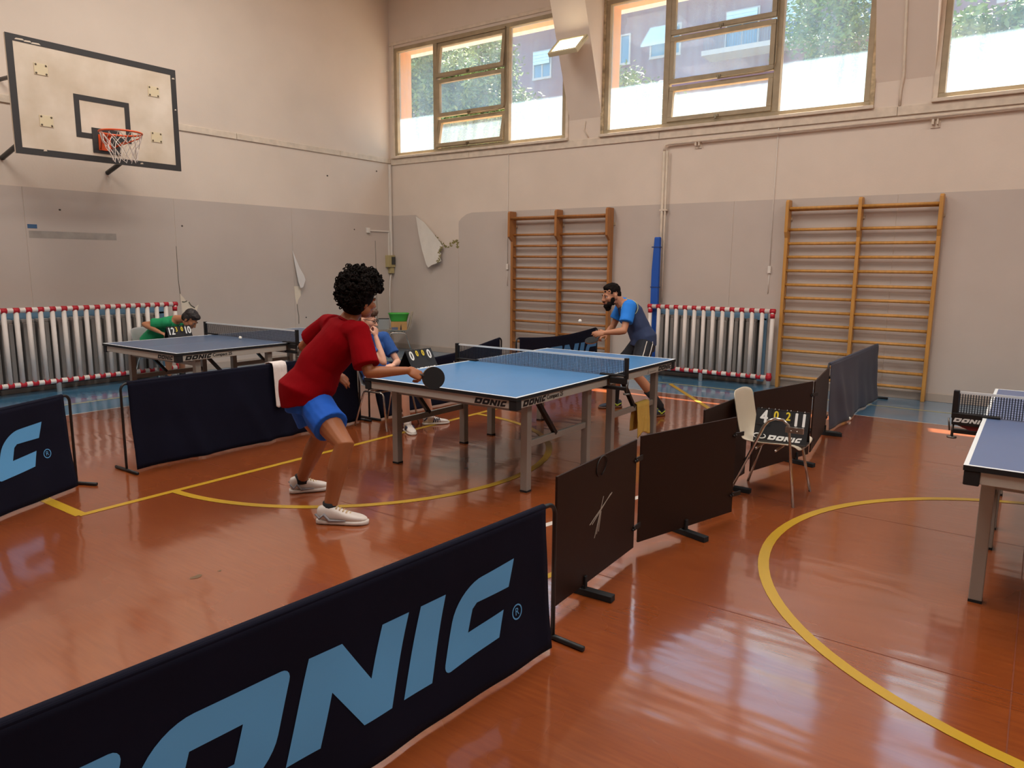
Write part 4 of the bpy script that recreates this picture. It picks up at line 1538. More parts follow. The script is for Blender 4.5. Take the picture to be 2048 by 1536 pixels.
# ================================================================== SCOREBOARDS
def scoreboard(label, loc, rz, scores, logo=True, w=.37, h=.245, tilt=0.28, gaps=False):
    """tent of two plates with flip cards; front faces local -y"""
    t = thing('scoreboard', label, 'scoreboard', loc, rz)
    ct, st = math.cos(tilt), math.sin(tilt)
    F = lambda x, v, lift=0: V((x, -st*(h-v)-ct*lift, ct*v+st*0-st*lift*0+.001))
    for sgn, nm in ((1, 'front_plate'), (-1, 'back_plate')):
        mb = MB()
        G = lambda x, v, l: V((x, sgn*(-st*(h-v)-ct*l), ct*v+.002))
        vs = [G(x, v, l) for x in (-w/2, w/2) for v in (0, h) for l in (0, -.004)]
        mb.add(vs, [(0, 1, 3, 2), (4, 6, 7, 5), (0, 4, 5, 1), (2, 3, 7, 6), (0, 2, 6, 4), (1, 5, 7, 3)])
        mb.build(nm, CARDK, t)
    mb = MB()
    mb.add([(-w/2, -st*h, .001), (w/2, -st*h, .001), (w/2, st*h, .001), (-w/2, st*h, .001), (-w/2, -st*h, .012), (w/2, -st*h, .012), (w/2, st*h, .012), (-w/2, st*h, .012)],
           [(0, 1, 2, 3), (4, 5, 6, 7), (0, 1, 5, 4), (1, 2, 6, 5), (2, 3, 7, 6), (3, 0, 4, 7)])
    mb.build('base_plate', mat('base_grey', (60, 58, 58), .5), t)
    xs = (-.125*w/.37, -.042*w/.37, .042*w/.37, .125*w/.37)
    for i, (x, sc) in enumerate(zip(xs, scores)):
        big = i in (0, 3)
        cw, ch = (.10, .115) if big else (.052, .075)
        top = h-.006
        mb = MB()
        vs = [F(x+q*cw/2, v, l) for q in (-1, 1) for v in (top-ch, top) for l in (.001, .004)]
        mb.add(vs, [(0, 1, 3, 2), (4, 6, 7, 5), (0, 4, 5, 1), (2, 3, 7, 6), (0, 2, 6, 4), (1, 5, 7, 3)])
        cd_ = mb.build('flip_card', CARDK, t)
        sz = .135 if big else .085
        me = text_mesh(sc, sz, .0, .78)
        # a heavier stroke: two offset copies in one mesh
        off = .004 if big else .0025
        bm = bmesh.new()
        for dx, dy in ((-off, 0), (off, 0), (0, off*.6), (0, -off*.6)):
            b2 = me.copy()
            for v in b2.vertices:
                v.co.x += dx
                v.co.y += dy
                v.co.z = (dx+dy)*.02
            bm.from_mesh(b2)
            bpy.data.meshes.remove(b2)
        bm.to_mesh(me)
        bm.free()
        for v in me.vertices:
            v.co = F(x+v.co.x, top-ch/2+v.co.y, .0048+v.co.z)
        me.materials.clear()
        me.materials.append(DIGW if big else DIGY)
        ob = bpy.data.objects.new('digit', me)
        COL.objects.link(ob)
        ob.parent = cd_
        mb = MB()
        for q in (-.25, .25):
            mb.tube([F(x+q*cw, top+.004, .006), F(x+q*cw, top+.012, -.002), F(x+q*cw, top, -.008)], .0022, 5)
        mb.build('ring', CHROME, cd_)
    if logo:
        put_logo(t, lambda u, v: F(-.085+u, .022+v, .0012), .034, (0, .0008, 0), DIGW)
        mb = MB()
        for k_ in range(2):
            pts = [F(-.155+.03*math.cos(a)+k_*.025, .042+(.016*math.sin(a))*(1 if k_ else 1), .0022) for a in [PI*(.15+1.2*i/10)+k_*PI for i in range(11)]]
            mb.tube(pts, [.002+.003*math.sin(PI*i/10) for i in range(11)], 5)
        mb.build('emblem', DIGW, t)
    return t
scoreboard('black flip scoreboard reading 4 0 2 11 on the beige chair', (1.30, -1.455, .412), -PI/2+.06, ('4', '0', '2', '11'))
scoreboard('black flip scoreboard reading 0 0 0 0 beside the person with glasses', (1.22, 2.06, .625), 0.0, ('0', '0', '0', '0'), tilt=.5)
scoreboard('black flip scoreboard reading 12 3 0 10 in front of the person in green', (1.19, 6.32, .60), .15, ('12', '3', '0', '10'), tilt=.3)

# ================================================================== SMALL THINGS
def ball(label, p, squash=None):
    mb = MB(p)
    mb.ball(p, .02, 14)
    o = mb.build('table_tennis_ball', BALLW)
    o.location = p
    return tag(o, label, 'ball')
ball('white ball resting on the left slate blue table', (1.12, 4.85, .782))
ball('white ball in the air in front of the reddish wall bars', (3.0, 1.262, 1.06))
ball('white ball on the floor at the foot of the blue grey cloth barrier', (4.56, -1.30, .0205))

def towel(name, label, m, c, along, wid, front, back, thick, z, seed, wave=.012):
    """cloth folded over a bar: c bar point, along unit vector, hangs front/back"""
    c, along = V(c), V(along)
    n = V((-along.y, along.x, 0))
    rnd = random.Random(seed)
    p1, p2 = rnd.uniform(0, 6), rnd.uniform(0, 6)
    mb = MB(c)
    def f(i, j):
        u = (i-.5)*wid
        s = j*(front+back)
        k = abs(s-front)
        wv = wave*min(1, k*6)*(math.sin(i*9+p1+k*3)+.6*math.sin(i*17+p2))
        narrow = 1-.12*min(1, k*2)*math.sin(p1+j*5)
        if s < front-.02:
            return c+along*u*narrow-n*(thick+abs(wv)+.02*k)+V((0, 0, -(front-s)+.02*math.sin(i*7+p2)*min(1, k*3)))
        if s > front+.02:
            return c+along*u*narrow+n*(thick+abs(wv)+.02*k)+V((0, 0, -(s-front)))
        q = (s-front)/.02
        return c+along*u+n*(thick*q)+V((0, 0, .012*(1-q*q)))
    mb.grid(16, 40, f)
    t = mb.build(name, m, solid=.006)
    t.location = c
    return tag(t, label, 'towel')
towel('white_towel', 'white towel hung over the navy barrier behind the red shirt', TOWW, (.22, 2.97, .735), (1, 0, 0), .15, .40, .30, .06, 0, 3)
towel('yellow_towel', 'yellow cloth hung on the leg frame of the blue table', TOWY, (2.19, .10, .392), (1, 0, 0), .26, .30, .26, .024, 0, 5, .010)

t = thing('cardboard_box', 'brown cardboard box under the green tub on the corner chair', 'box', (6.0, 7.0, .428), math.radians(135))
mb = MB()
mb.box(-.15, .15, -.11, .11, 0, .16)
mb.build('carton', CARDB, t, bevel=.003)
mb = MB()
mb.box(.02, .14, .112, .116, .004, .055)
mb.build('label_panel', mat('label_blue', (92, 104, 132), .5), t)
mb = MB()
mb.prism([(.02, .0), (.05, .0), (.04, .12), (.03, .07)], lambda y, z: (-y, .112, z), (0, .003, 0))
mb.build('dark_print', mat('dark_print_m', (30, 34, 50), .5), t)
t = thing('plastic_tub', 'bright green plastic tub on top of the cardboard box', 'tub', (6.0, 7.0, .591), math.radians(135))
mb = MB()
N = 20
rings = [(.15, .11, 0), (.155, .115, .01), (.19, .15, .135), (.20, .16, .14), (.20, .16, .152), (.188, .148, .152), (.18, .14, .13), (.145, .105, .014)]
vs = []
for a, b, z in rings:
    for k in range(N):
        q = 2*PI*k/N
        ct, st = math.cos(q), math.sin(q)
        vs.append((a*math.copysign(abs(ct)**.5, ct), b*math.copysign(abs(st)**.5, st), z))
fs = [(i*N+k, i*N+(k+1) % N, (i+1)*N+(k+1) % N, (i+1)*N+k) for i in range(len(rings)-1) for k in range(N)]
fs += [tuple(range(N)), tuple((len(rings)-1)*N+k for k in range(N))]
mb.add(vs, fs, 0, True)
mb.build('tub_body', GREENP, t)
t = thing('grey_case', 'small grey case standing on the corner chair left of the green tub', 'case', (5.80, 7.20, .432), math.radians(225))
mb = MB()
mb.box(-.02, .02, -.10, .10, 0, .20)
mb.build('case_body', mat('case_grey', (150, 150, 146), .5), t, bevel=.004)
mb = MB()
mb.box(-.022, .022, -.102, .102, .20, .212)
mb.build('lid', BLACK, t)

# ================================================================== PEOPLE
def lerp(a, b, t):
    return V(a)*(1-t)+V(b)*t

def head_solid(mb, c, f, u, s=1.0, chin=0.0, nose=1.0):
    f = V(f).normalized()
    r = f.cross(V(u)).normalized()
    u = r.cross(f).normalized()
    P = lambda x, y, z: V(c)+r*(x*s)+f*(y*s)+u*(z*s)
    ax = (r, f, u)
    B = lambda x, y, z, a, b, d: mb.ball(P(x, y, z), (a*s, b*s, d*s), 16, axes=ax)
    B(0, -.012, .035, .076, .094, .088)
    B(0, .028, -.025, .064, .070, .082)
    B(0, .045, -.078, .047, .048, .040)
    B(0, .074, -.098-chin, .022, .020, .018)
    for q in (-1, 1):
        B(q*.038, .062, -.028, .026, .028, .028)
        B(q*.055, .01, -.068, .018, .045, .030)
        B(q*.030, .084, .014, .026, .014, .010)
        B(q*.079, -.008, -.018, .010, .020, .032)
        B(q*.082, -.016, -.006, .008, .016, .018)
        B(q*.013, .100, -.040, .010, .012, .009)
    mb.tube([P(0, .092, .006), P(0, .106, -.018), P(0, .116*nose, -.036)], [.010*s, .012*s, .014*s], 8, rnd=True)
    B(0, .093, -.066, .024, .012, .007)
    B(0, .090, -.077, .021, .012, .007)
    return P, ax

def face_parts(P, ax, s, body, iris=EYEK, brow=None):
    for q in (-1, 1):
        mb = MB()
        mb.ball(P(q*.031, .079, -.001), .0115*s, 10, axes=ax)
        e = mb.build('eye', EYEW, body)
        mb = MB()
        mb.ball(P(q*.031, .0885, -.001), (.0065*s, .003*s, .0065*s), 8, axes=ax)
        mb.build('iris', iris, e)
        if brow:
            mb = MB()
            mb.tube([P(q*.014, .096, .017), P(q*.033, .094, .022), P(q*.050, .081, .017)], [.003*s, .0045*s, .002*s], 6)
            mb.build('eyebrow', brow, body)
    mb = MB()
    mb.ball(P(0, .1025, -.066), (.021*s, .006*s, .0045*s), 10, axes=ax)
    mb.ball(P(0, .1000, -.0755), (.018*s, .006*s, .005*s), 10, axes=ax)
    mb.build('lips', LIPM, body)

def leg_solid(mb, hip, knee, ank, back, s=1.0):
    b = V(back)
    pts = [hip, lerp(hip, knee, .35), lerp(hip, knee, .75), knee, lerp(knee, ank, .22)+b*.012, lerp(knee, ank, .38)+b*.014, lerp(knee, ank, .7)+b*.004, ank]
    mb.tube(pts, [.088*s, .080*s, .061*s, .054*s, .054*s, .055*s, .042*s, .036*s], 14, rnd=True)

def arm_solid(mb, sh, el, wr, s=1.0):
    mb.tube([sh, lerp(sh, el, .35), lerp(sh, el, .8), el], [.052*s, .047*s, .040*s, .038*s], 12, rnd=True)
    mb.tube([el, lerp(el, wr, .25), lerp(el, wr, .6), wr], [.038*s, .042*s, .034*s, .026*s], 12, rnd=True)

def hand_solid(mb, wr, d, n, curls, s=1.0, thumb=(.6, .75), left=False, tspread=.5):
    """d: wrist to knuckles, n: out of the back of the hand; curls: bend in radians per finger (index..little) at each joint"""
    d = V(d).normalized()
    n = V(n)
    n = (n-d*n.dot(d)).normalized()
    t = n.cross(d)*(-1 if left else 1)
    wr = V(wr)
    ax = (t, d, n)
    mb.ball(wr+d*.045*s, (.039*s, .052*s, .017*s), 12, axes=ax)
    mb.ball(wr+d*.070*s, (.040*s, .030*s, .014*s), 12, axes=ax)
    mb.ball(wr+d*.030*s+t*.020*s-n*.006*s, (.020*s, .034*s, .016*s), 10, axes=ax)
    offs = (.029, .0095, -.010, -.028)
    lens = (.070, .079, .073, .058)
    base = (.088, .094, .090, .080)
    for o_, L, b_, cu in zip(offs, lens, base, curls):
        p = wr+d*(b_*s)+t*(o_*s)
        ang = 0
        pts = [p-d*.03*s, p]
        c3 = cu if isinstance(cu, (tuple, list)) else (cu, cu, cu)
        for frac, ca in zip((.46, .31, .23), c3):
            ang += ca
            dd = d*math.cos(ang)-n*math.sin(ang)+t*(o_*1.2)
            p = p+dd.normalized()*(L*frac*s)
            pts.append(p)
        mb.tube(pts, [.0095*s, .0095*s, .0085*s, .0078*s, .0065*s], 8, rnd=True)
    p = wr+d*.018*s+t*.026*s-n*.004*s
    d1_ = (d*thumb[0]+t*tspread-n*thumb[1]*.5).normalized()
    p1 = p+d1_*.042*s
    d2_ = (d*(thumb[0]+.4)+t*(tspread*.2)-n*thumb[1]).normalized()
    p2 = p1+d2_*.032*s
    mb.tube([p, lerp(p, p1, .5), p1, lerp(p1, p2, .6), p2], [.014*s, .012*s, .0105*s, .010*s, .008*s], 8, rnd=True)

def spine_secs(cs, right, dims):
    """sections square to the spine line cs, dims = (half width, half depth)"""
    out = []
    cs = [V(c) for c in cs]
    for i, c in enumerate(cs):
        t = (cs[min(i+1, len(cs)-1)]-cs[max(i-1, 0)]).normalized()
        r = V(right)
        r = (r-t*r.dot(t)).normalized()
        f = t.cross(r)
        out.append((c, r*dims[i][0], f*dims[i][1]))
    return out

def shoe(parent, heel, toe, m_up, m_sole, kind='plain', s=1.0, trim_m=None, side=1, wsc=1.0):
    heel, toe = V(heel), V(toe)
    heel.z = toe.z = 0
    d = (toe-heel)
    L = d.length
    d.normalize()
    n = V((-d.y, d.x, 0))
    z = V((0, 0, 1))
    secs = [(0.0, .022, .030, .085), (.05, .033, .016, .098), (.18, .037, .014, .104), (.32, .038, .014, .100), (.45, .041, .014, .083), (.60, .046, .014, .066), (.76, .048, .014, .056), (.90, .040, .014, .048), (1.0, .016, .018, .034)]
    mb = MB(heel)
    mb.loft([(heel+d*(t*L)+z*((a+b)/2*s), n*w_*s*wsc, z*((b-a)/2*s)) for t, w_, a, b in secs], 16, power=2.5)
    sh = mb.build('shoe', m_up, parent)
    sh.location = heel
    md = sh.modifiers.new('sub', 'SUBSURF')
    md.levels = md.render_levels = 1
    mb = MB(heel)
    ss = [(-.01, .022), (.04, .036), (.2, .040), (.45, .042), (.62, .049), (.78, .051), (.92, .042), (1.015, .016)]
    mb.loft([(heel+d*(t*L)+z*.013*s, n*w_*s*wsc, z*(.013*s)) for t, w_ in ss], 16, power=3.5)
    mb.build('sole', m_sole, sh)
    if trim_m:
        mb = MB(heel)
        for q in (-1, 1):
            if kind == 'zigzag':
                pl = [(.0, .062, .040), (.08, .036, .042), (.17, .058, .040), (.27, .026, .042), (.42, .026, .043), (.6, .028, .047)]
                mb.tube([heel+d*(t*L)+n*(q*w_*s*wsc)+z*h*s for t, h, w_ in pl], [.006*s, .008*s, .008*s, .008*s, .005*s, .003*s], 6)
            elif kind == 'stripes':
                for t0 in (.36, .44, .52):
                    mb.tube([heel+d*(t0*L)+n*(q*.041*s)+z*.03*s, heel+d*((t0+.07)*L)+n*(q*.036*s)+z*.075*s], .006*s, 6)
                    mb.tube([heel+d*((t0+.07)*L)+n*(q*.036*s)+z*.075*s, heel+d*((t0+.10)*L)+n*(q*.043*s)+z*.035*s], .005*s, 6)
                mb.tube([heel+d*(.03*L)+n*(q*.03*s)+z*.05*s, heel+d*(.14*L)+n*(q*.036*s)+z*.085*s], .007*s, 6)
            elif kind == 'sport':
                mb.tube([heel+d*(.2*L)+n*(q*.038*s)+z*.03*s, heel+d*(.42*L)+n*(q*.038*s)+z*.07*s], .006*s, 6)
                mb.tube([heel+d*(.05*L)+n*(q*.033*s)+z*.06*s, heel+d*(.3*L)+n*(q*.040*s)+z*.03*s], .005*s, 6)
        mb.build('trim_stripe', trim_m, sh)
    mb = MB(heel)
    for i in range(5):
        t = .40+i*.065
        h = (.094-.008*i)*s
        mb.tube([heel+d*(t*L)-n*.022*s+z*(h-.008), heel+d*(t*L)+z*h, heel+d*(t*L)+n*.022*s+z*(h-.008)], .004*s, 5)
    mb.build('lace', LIME if kind == 'sport' else (WHITEP if kind != 'zigzag' else mat('lace_cream', (216, 186, 140), .7)), sh)
    return sh

def add_bat(label, grip, d, n, m1, m2):
    """grip: middle of the handle; d: towards the blade; n: normal of the blade"""
    grip = V(grip)
    d = V(d).normalized()
    n = V(n)
    n = (n-d*n.dot(d)).normalized()
    a = d.cross(n)
    t = thing('table_tennis_bat', label, 'bat', grip)
    c = d*.127
    N = 28
    pl = []
    for i in range(N):
        q = 2*PI*i/N
        pl.append((math.cos(q)*.079, math.sin(q)*.0755))
    for off, th, m_, nm in ((.0045, .0035, m1, 'rubber'), (-.008, .0035, m2, 'rubber'), (-.004, .008, mat('bat_wood', (170, 130, 84), .5), 'blade')):
        mb = MB((0, 0, 0))
        mb.prism(pl, lambda x, y: c+d*x+a*y+n*off, n*th)
        mb.build(nm, m_, t)
    mb = MB((0, 0, 0))
    mb.tube([-d*.055, -d*.02, d*.03, d*.055], [.016, .0135, .0135, .012], 10, flat=.8)
    mb.build('handle', mat('bat_handle', (60, 50, 46), .6), t)
    return t

# ---------------------------------------------------------------- player in red
R = dict(pelvis=(-0.890, 1.126, 0.775), hipR=(-0.905, 1.035, 0.725), hipL=(-0.836, 1.235, 0.725), kneeR=(-0.985, 0.660, 0.520), ankR=(-1.047, 0.744, 0.105),
         kneeL=(-0.760, 1.155, 0.470), ankL=(-0.745, 1.412, 0.10), waist=(-0.812, 1.084, 0.952), chest=(-0.722, 0.964, 1.160), neck=(-0.672, 0.912, 1.312),
         head=(-0.622, 0.872, 1.432), shR=(-0.745, 0.765, 1.225), elbR=(-0.786, 0.632, 0.972), wrR=(-0.584, 0.477, 0.978),
         shL=(-0.655, 1.165, 1.250), elbL=(-0.705, 1.385, 1.085), wrL=(-0.625, 1.170, 0.90), handL=(-0.585, 1.075, 0.85))
R = {k: V(v) for k, v in R.items()}
pr = thing('person', 'person with curly black hair in red shirt and blue shorts, holding out a bat', 'person', (-.9, 1.05, 0))
OR = V((-.9, 1.05, 0))
MB.home = OR
mb = MB(OR)
right = V((-.25, -.97, 0)).normalized()
fwd = V((0, 0, 1)).cross(right)
mb.loft(spine_secs([R['pelvis']-V((0, 0, .06)), R['pelvis']+V((0, 0, .06)), R['waist'], R['chest'], lerp(R['chest'], R['neck'], .6), R['neck']], right,
                   [(.15, .11), (.155, .115), (.135, .10), (.155, .115), (.13, .085), (.055, .055)]), 18)
bk = V((-.55, .45, 0))
leg_solid(mb, R['hipR'], R['kneeR'], R['ankR'], bk, 1.2)
leg_solid(mb, R['hipL'], R['kneeL'], R['ankL'], bk, 1.2)
arm_solid(mb, R['shR'], R['elbR'], R['wrR'], .98)
arm_solid(mb, R['shL'], R['elbL'], R['wrL'], .98)
hand_solid(mb, R['wrR'], (.139, -.083, -.075), (-.45, -.55, .7), ((.75, .35, .15), (1.15, 1.1, .6), (1.2, 1.15, .6), (1.25, 1.15, .6)), 1.1)
hand_solid(mb, R['wrL'], R['handL']-R['wrL'], (-.3, -.5, .4), (.4, .45, .5, .55), .98, left=True)
hf = V((.96, -.16, -.10)).normalized()
mb.tube([R['neck']-V((.02, -.02, .03)), lerp(R['neck'], R['head'], .45), R['head']-V((0, 0, .02))], [.062, .056, .056], 12)
P, ax = head_solid(mb, R['head'], hf, (.15, -.12, 1), 1.02)
body = remeshed(mb, 'body', SKIN_R, pr, .0058, 3)
face_parts(P, ax, 1.02, body, brow=HAIRK)
# shirt
mb = MB(OR)
hemc = R['pelvis']+V((-.005, .005, -.035))
secs = spine_secs([hemc, R['pelvis']+V((-.015, .015, .04)), lerp(R['pelvis'], R['waist'], .6), R['waist']+V((.01, -.01, .05)), R['chest'], lerp(R['chest'], R['neck'], .55), lerp(R['chest'], R['neck'], .86)],
                  right, [(.205, .175), (.212, .182), (.195, .160), (.182, .145), (.188, .140), (.172, .112), (.088, .075)])
mb.loft(secs, 26)
mb.tube([lerp(R['chest'], R['shR'], .55)+V((0, 0, .03)), R['shR'], lerp(R['shR'], R['elbR'], .5), lerp(R['shR'], R['elbR'], .84)], [.085, .080, .083, .090], 16)
mb.ball(R['shR']+V((0, 0, .0)), .078, 14)
mb.tube([lerp(R['chest'], R['shL'], .55)+V((0, 0, .03)), R['shL'], lerp(R['shL'], R['elbL'], .45), lerp(R['shL'], R['elbL'], .72)], [.085, .080, .083, .088], 16)
mb.ball(R['shL'], .078, 14)
def wrinkle(amp, seed, sc=7.0, stretch=(1, 1, 1)):
    def post(me):
        cs = [v.co.copy() for v in me.vertices]
        ns = [v.normal.copy() for v in me.vertices]
        out = []
        for c, n_ in zip(cs, ns):
            p = V((c.x*sc*stretch[0]+seed, c.y*sc*stretch[1], c.z*sc*stretch[2]))
            c = c+n_*(amp*(noise.noise(p)+.5*noise.noise(p*2.1)))
            out += (c.x, c.y, c.z)
        me.vertices.foreach_set('co', out)
        me.update()
    return post
sh = remeshed(mb, 'shirt', REDSH, pr, .008, 5, wrinkle(.010, 3, 6, (1, 1, .8)))
mb = MB(OR)
mb.loft(spine_secs([lerp(R['chest'], R['neck'], .80), lerp(R['chest'], R['neck'], .90)], right, [(.092, .078), (.082, .070)]), 20)
mb.build('collar', REDSH, sh)
mb = MB(OR)
mb.loft(spine_secs([R['pelvis']+V((-.01, .01, -.10)), R['pelvis']+V((-.01, .01, -.02)), R['pelvis']+V((-.005, .0, .08))], right, [(.165, .14), (.185, .150), (.165, .135)]), 20)
mb.tube([R['hipR']+V((0, 0, .02)), lerp(R['hipR'], R['kneeR'], .3), lerp(R['hipR'], R['kneeR'], .56)], [.118, .118, .120], 18)
mb.tube([R['hipL']+V((0, 0, .02)), lerp(R['hipL'], R['kneeL'], .3), lerp(R['hipL'], R['kneeL'], .58)], [.118, .118, .120], 18)
remeshed(mb, 'shorts', BLUESH, pr, .008, 2, wrinkle(.007, 9, 9))
for hl, to, an in (((-1.105, .805, 0), (-.925, .525, 0), R['ankR']), ((-.815, 1.465, 0), (-.575, 1.310, 0), R['ankL'])):
    so = shoe(pr, V(hl)-OR, V(to)-OR, SHOEW, SHOEW, 'zigzag', 1.22, SHOEG, wsc=.9)
    mb = MB(OR)
    mb.tube([an+V((0, 0, -.03)), an+V((0, 0, .035))], [.048, .0475], 14)
    mb.build('sock', SHOEK, pr)
rnd = random.Random(11)
hr = V(ax[0])
hfv, hu = V(ax[1]), V(ax[2])
balls, loops = [], []
HC = R['head']
for i in range(1500):
    while True:
        q = V((rnd.gauss(0, 1), rnd.gauss(0, 1), rnd.gauss(0, 1))).normalized()
        # keep the face free: front and below
        if q.y > .25 and q.z < .30-.15*(1-abs(q.x)):
            continue
        if q.z < -.72:
            continue
        if abs(q.x) > .55 and q.y > -.22 and q.z < .10:
            continue
        break
    top = max(0, q.z)
    rad = .128+.050*top+.020*max(0, -q.y)+.016*max(0, q.y)*top
    if q.z < -.1:
        rad = .122+.03*max(0, -q.y)
    if i % 3 == 0:
        rad *= .80
    rad *= 1+.07*noise.noise(q*3.1)
    c = HC+hr*(q.x*rad*.92)+hfv*(q.y*rad-.012)+hu*(q.z*rad*.98+.040)
    balls.append((c, rnd.uniform(.008, .016)))
    if i % 4 == 0:
        a_ = V((rnd.gauss(0, 1), rnd.gauss(0, 1), rnd.gauss(0, 1))).normalized()
        b_ = a_.cross(V((rnd.gauss(0, 1), rnd.gauss(0, 1), rnd.gauss(0, 1)))).normalized()
        loops.append((HC+hr*(q.x*rad*1.02)+hfv*(q.y*rad*1.09-.012)+hu*(q.z*rad*1.08+.040), rnd.uniform(.008, .015), a_, b_))
mb = MB()
mb.ball(HC+hu*.045-hfv*.03, (.115, .118, .118), 16, axes=(hr, hfv, hu))
mb.ball(HC-hu*.045-hfv*.045, (.085, .085, .065), 14, axes=(hr, hfv, hu))
core = mb
for c, r in balls:
    core.ball(c, r, 8)
for c, r, a_, b_ in loops:
    core.tube([V(c)+a_*(r*math.cos(2*PI*i/9))+b_*(r*math.sin(2*PI*i/9)) for i in range(10)], .0042, 5)
core.build('hair', HAIRK, pr)
add_bat('black table tennis bat held out over the blue table by the person in red', R['wrR']+V((.048, -.030, -.026)), (.139, -.083, -.045), (-.62, -.70, .12), BLACKR, BLACKR)

# ---------------------------------------------------------------- player in the blue jersey
Bp = dict(head=(3.465, 1.125, 1.338), neck=(3.540, 1.030, 1.262), shL=(3.436, 0.880, 1.214), elbL=(3.285, 0.860, 0.952), wrL=(3.206, 1.055, 0.925),
          handL=(3.165, 1.125, 0.912), shR=(3.690, 1.085, 1.225), elbR=(3.640, 1.190, 0.955), wrR=(3.440, 1.165, 0.895), chest=(3.600, 0.930, 1.130), waist=(3.630, 0.835, 0.935),
          pelvis=(3.632, 0.783, 0.805), hipL=(3.545, 0.720, 0.775), kneeL=(3.251, 0.669, 0.475), ankL=(3.475, 0.468, 0.116), hipR=(3.703, 0.850, 0.775), kneeR=(3.490, 1.050, 0.455), ankR=(3.605, 1.105, 0.10))
Bp = {k: V(v) for k, v in Bp.items()}
pb_ = thing('person', 'bearded person in navy and blue jersey crouching behind the blue table', 'person', (3.55, .85, 0))
OB_ = V((3.55, .85, 0))
MB.home = OB_
mb = MB(OB_)
right = V((.55, .62, 0)).normalized()*1.0
right = V((Bp['shR']-Bp['shL']).xy.to_3d()).normalized()
mb.loft(spine_secs([Bp['pelvis']-V((0, 0, .06)), Bp['pelvis']+V((0, 0, .04)), Bp['waist'], Bp['chest'], lerp(Bp['chest'], Bp['neck'], .6), Bp['neck']], right,
                   [(.15, .11), (.155, .115), (.135, .10), (.155, .11), (.13, .085), (.055, .055)]), 18)
bk = V((.5, -.4, 0))
leg_solid(mb, Bp['hipL'], Bp['kneeL'], Bp['ankL'], bk)
leg_solid(mb, Bp['hipR'], Bp['kneeR'], Bp['ankR'], bk)
arm_solid(mb, Bp['shL'], Bp['elbL'], Bp['wrL'], .98)
arm_solid(mb, Bp['shR'], Bp['elbR'], Bp['wrR'], .98)
hand_solid(mb, Bp['wrL'], (-.06, .10, -.015), (-.6, -.5, .4), ((.3, .4, .3), (.35, .4, .3), (.45, .5, .3), (.5, .6, .4)), 1.0, left=True)
hand_solid(mb, Bp['wrR'], (-.12, .05, -.04), (.2, -.3, .8), ((.8, 1.0, .7),)*4, 1.0)
hf = V((-.78, .52, -.20)).normalized()
mb.tube([Bp['neck']-V((.0, .0, .03)), lerp(Bp['neck'], Bp['head'], .5), Bp['head']-V((0, 0, .03))], [.064, .06, .058], 12)
P, ax = head_solid(mb, Bp['head'], hf, (0, 0, 1), 1.06)
body = remeshed(mb, 'body', SKIN_B, pb_, .0075, 3)
face_parts(P, ax, 1.06, body, brow=HAIRK)
mb = MB()
s_ = 1.06
def cap(x, y, z, a, b, d):
    mb.ball(P(x, y, z), (a*s_, b*s_, d*s_), 16, axes=ax)
cap(0, -.018, .052, .079, .096, .080)
cap(0, -.055, .005, .073, .056, .066)
cap(0, .030, .092, .052, .050, .032)
hr_ = remeshed(mb, 'hair', HAIRK, pb_, .006, 2, wrinkle(.006, 1, 40))
mb = MB()
for q in (-1, 1):
    cap(q*.060, .022, -.060, .014, .034, .046)
    cap(q*.036, .062, -.088, .028, .030, .034)
    cap(q*.018, .103, -.057, .014, .008, .005)
cap(0, .078, -.106, .040, .032, .038)
cap(0, .066, -.130, .036, .034, .032)
remeshed(mb, 'beard', HAIRK, pb_, .006, 2, wrinkle(.005, 4, 40))
mb = MB(OB_)
mb.loft(spine_secs([Bp['pelvis']+V((0, 0, -.035)), Bp['pelvis']+V((0, 0, .05)), Bp['waist'], Bp['chest'], lerp(Bp['chest'], Bp['neck'], .55), lerp(Bp['chest'], Bp['neck'], .85)],
                   right, [(.185, .155), (.182, .150), (.170, .135), (.182, .135), (.165, .108), (.085, .072)]), 24)
mb.ball(lerp(Bp['chest'], Bp['shL'], .7), .085, 12)
mb.ball(lerp(Bp['chest'], Bp['shR'], .7), .085, 12)
jersey = remeshed(mb, 'shirt', NAVYSH, pb_, .009, 4, wrinkle(.007, 5, 7))
for a_, b_ in (('shL', 'elbL'), ('shR', 'elbR')):
    mb = MB(OB_)
    mb.tube([lerp(Bp['chest'], Bp[a_], .86)+V((0, 0, .015)), Bp[a_], lerp(Bp[a_], Bp[b_], .4), lerp(Bp[a_], Bp[b_], .66)], [.086, .083, .078, .080], 16)
    mb.ball(Bp[a_], .084, 12)
    remeshed(mb, 'sleeve', AZURE, pb_, .009, 3, wrinkle(.005, 2, 9))
    mb = MB(OB_)
    dd = (Bp[a_]-Bp['chest']).normalized()
    cc = lerp(Bp['chest'], Bp[a_], .80)
    a2, b2 = frame_of(dd)
    mb.tube([cc+a2*(.094*math.cos(q))+b2*(.098*math.sin(q)) for q in [2*PI*i/20 for i in range(21)]], .004, 5)
    mb.build('piping', mat('piping_lime', (196, 204, 150), .6), pb_)
mb = MB(OB_)
mb.loft(spine_secs([Bp['pelvis']+V((0, 0, -.11)), Bp['pelvis']+V((0, 0, -.02)), Bp['pelvis']+V((0, 0, .07))], right, [(.155, .13), (.172, .142), (.155, .13)]), 20)
mb.tube([Bp['hipL']+V((0, 0, .02)), lerp(Bp['hipL'], Bp['kneeL'], .4), lerp(Bp['hipL'], Bp['kneeL'], .72)], [.108, .104, .100], 16)
mb.tube([Bp['hipR']+V((0, 0, .02)), lerp(Bp['hipR'], Bp['kneeR'], .4), lerp(Bp['hipR'], Bp['kneeR'], .70)], [.108, .104, .100], 16)
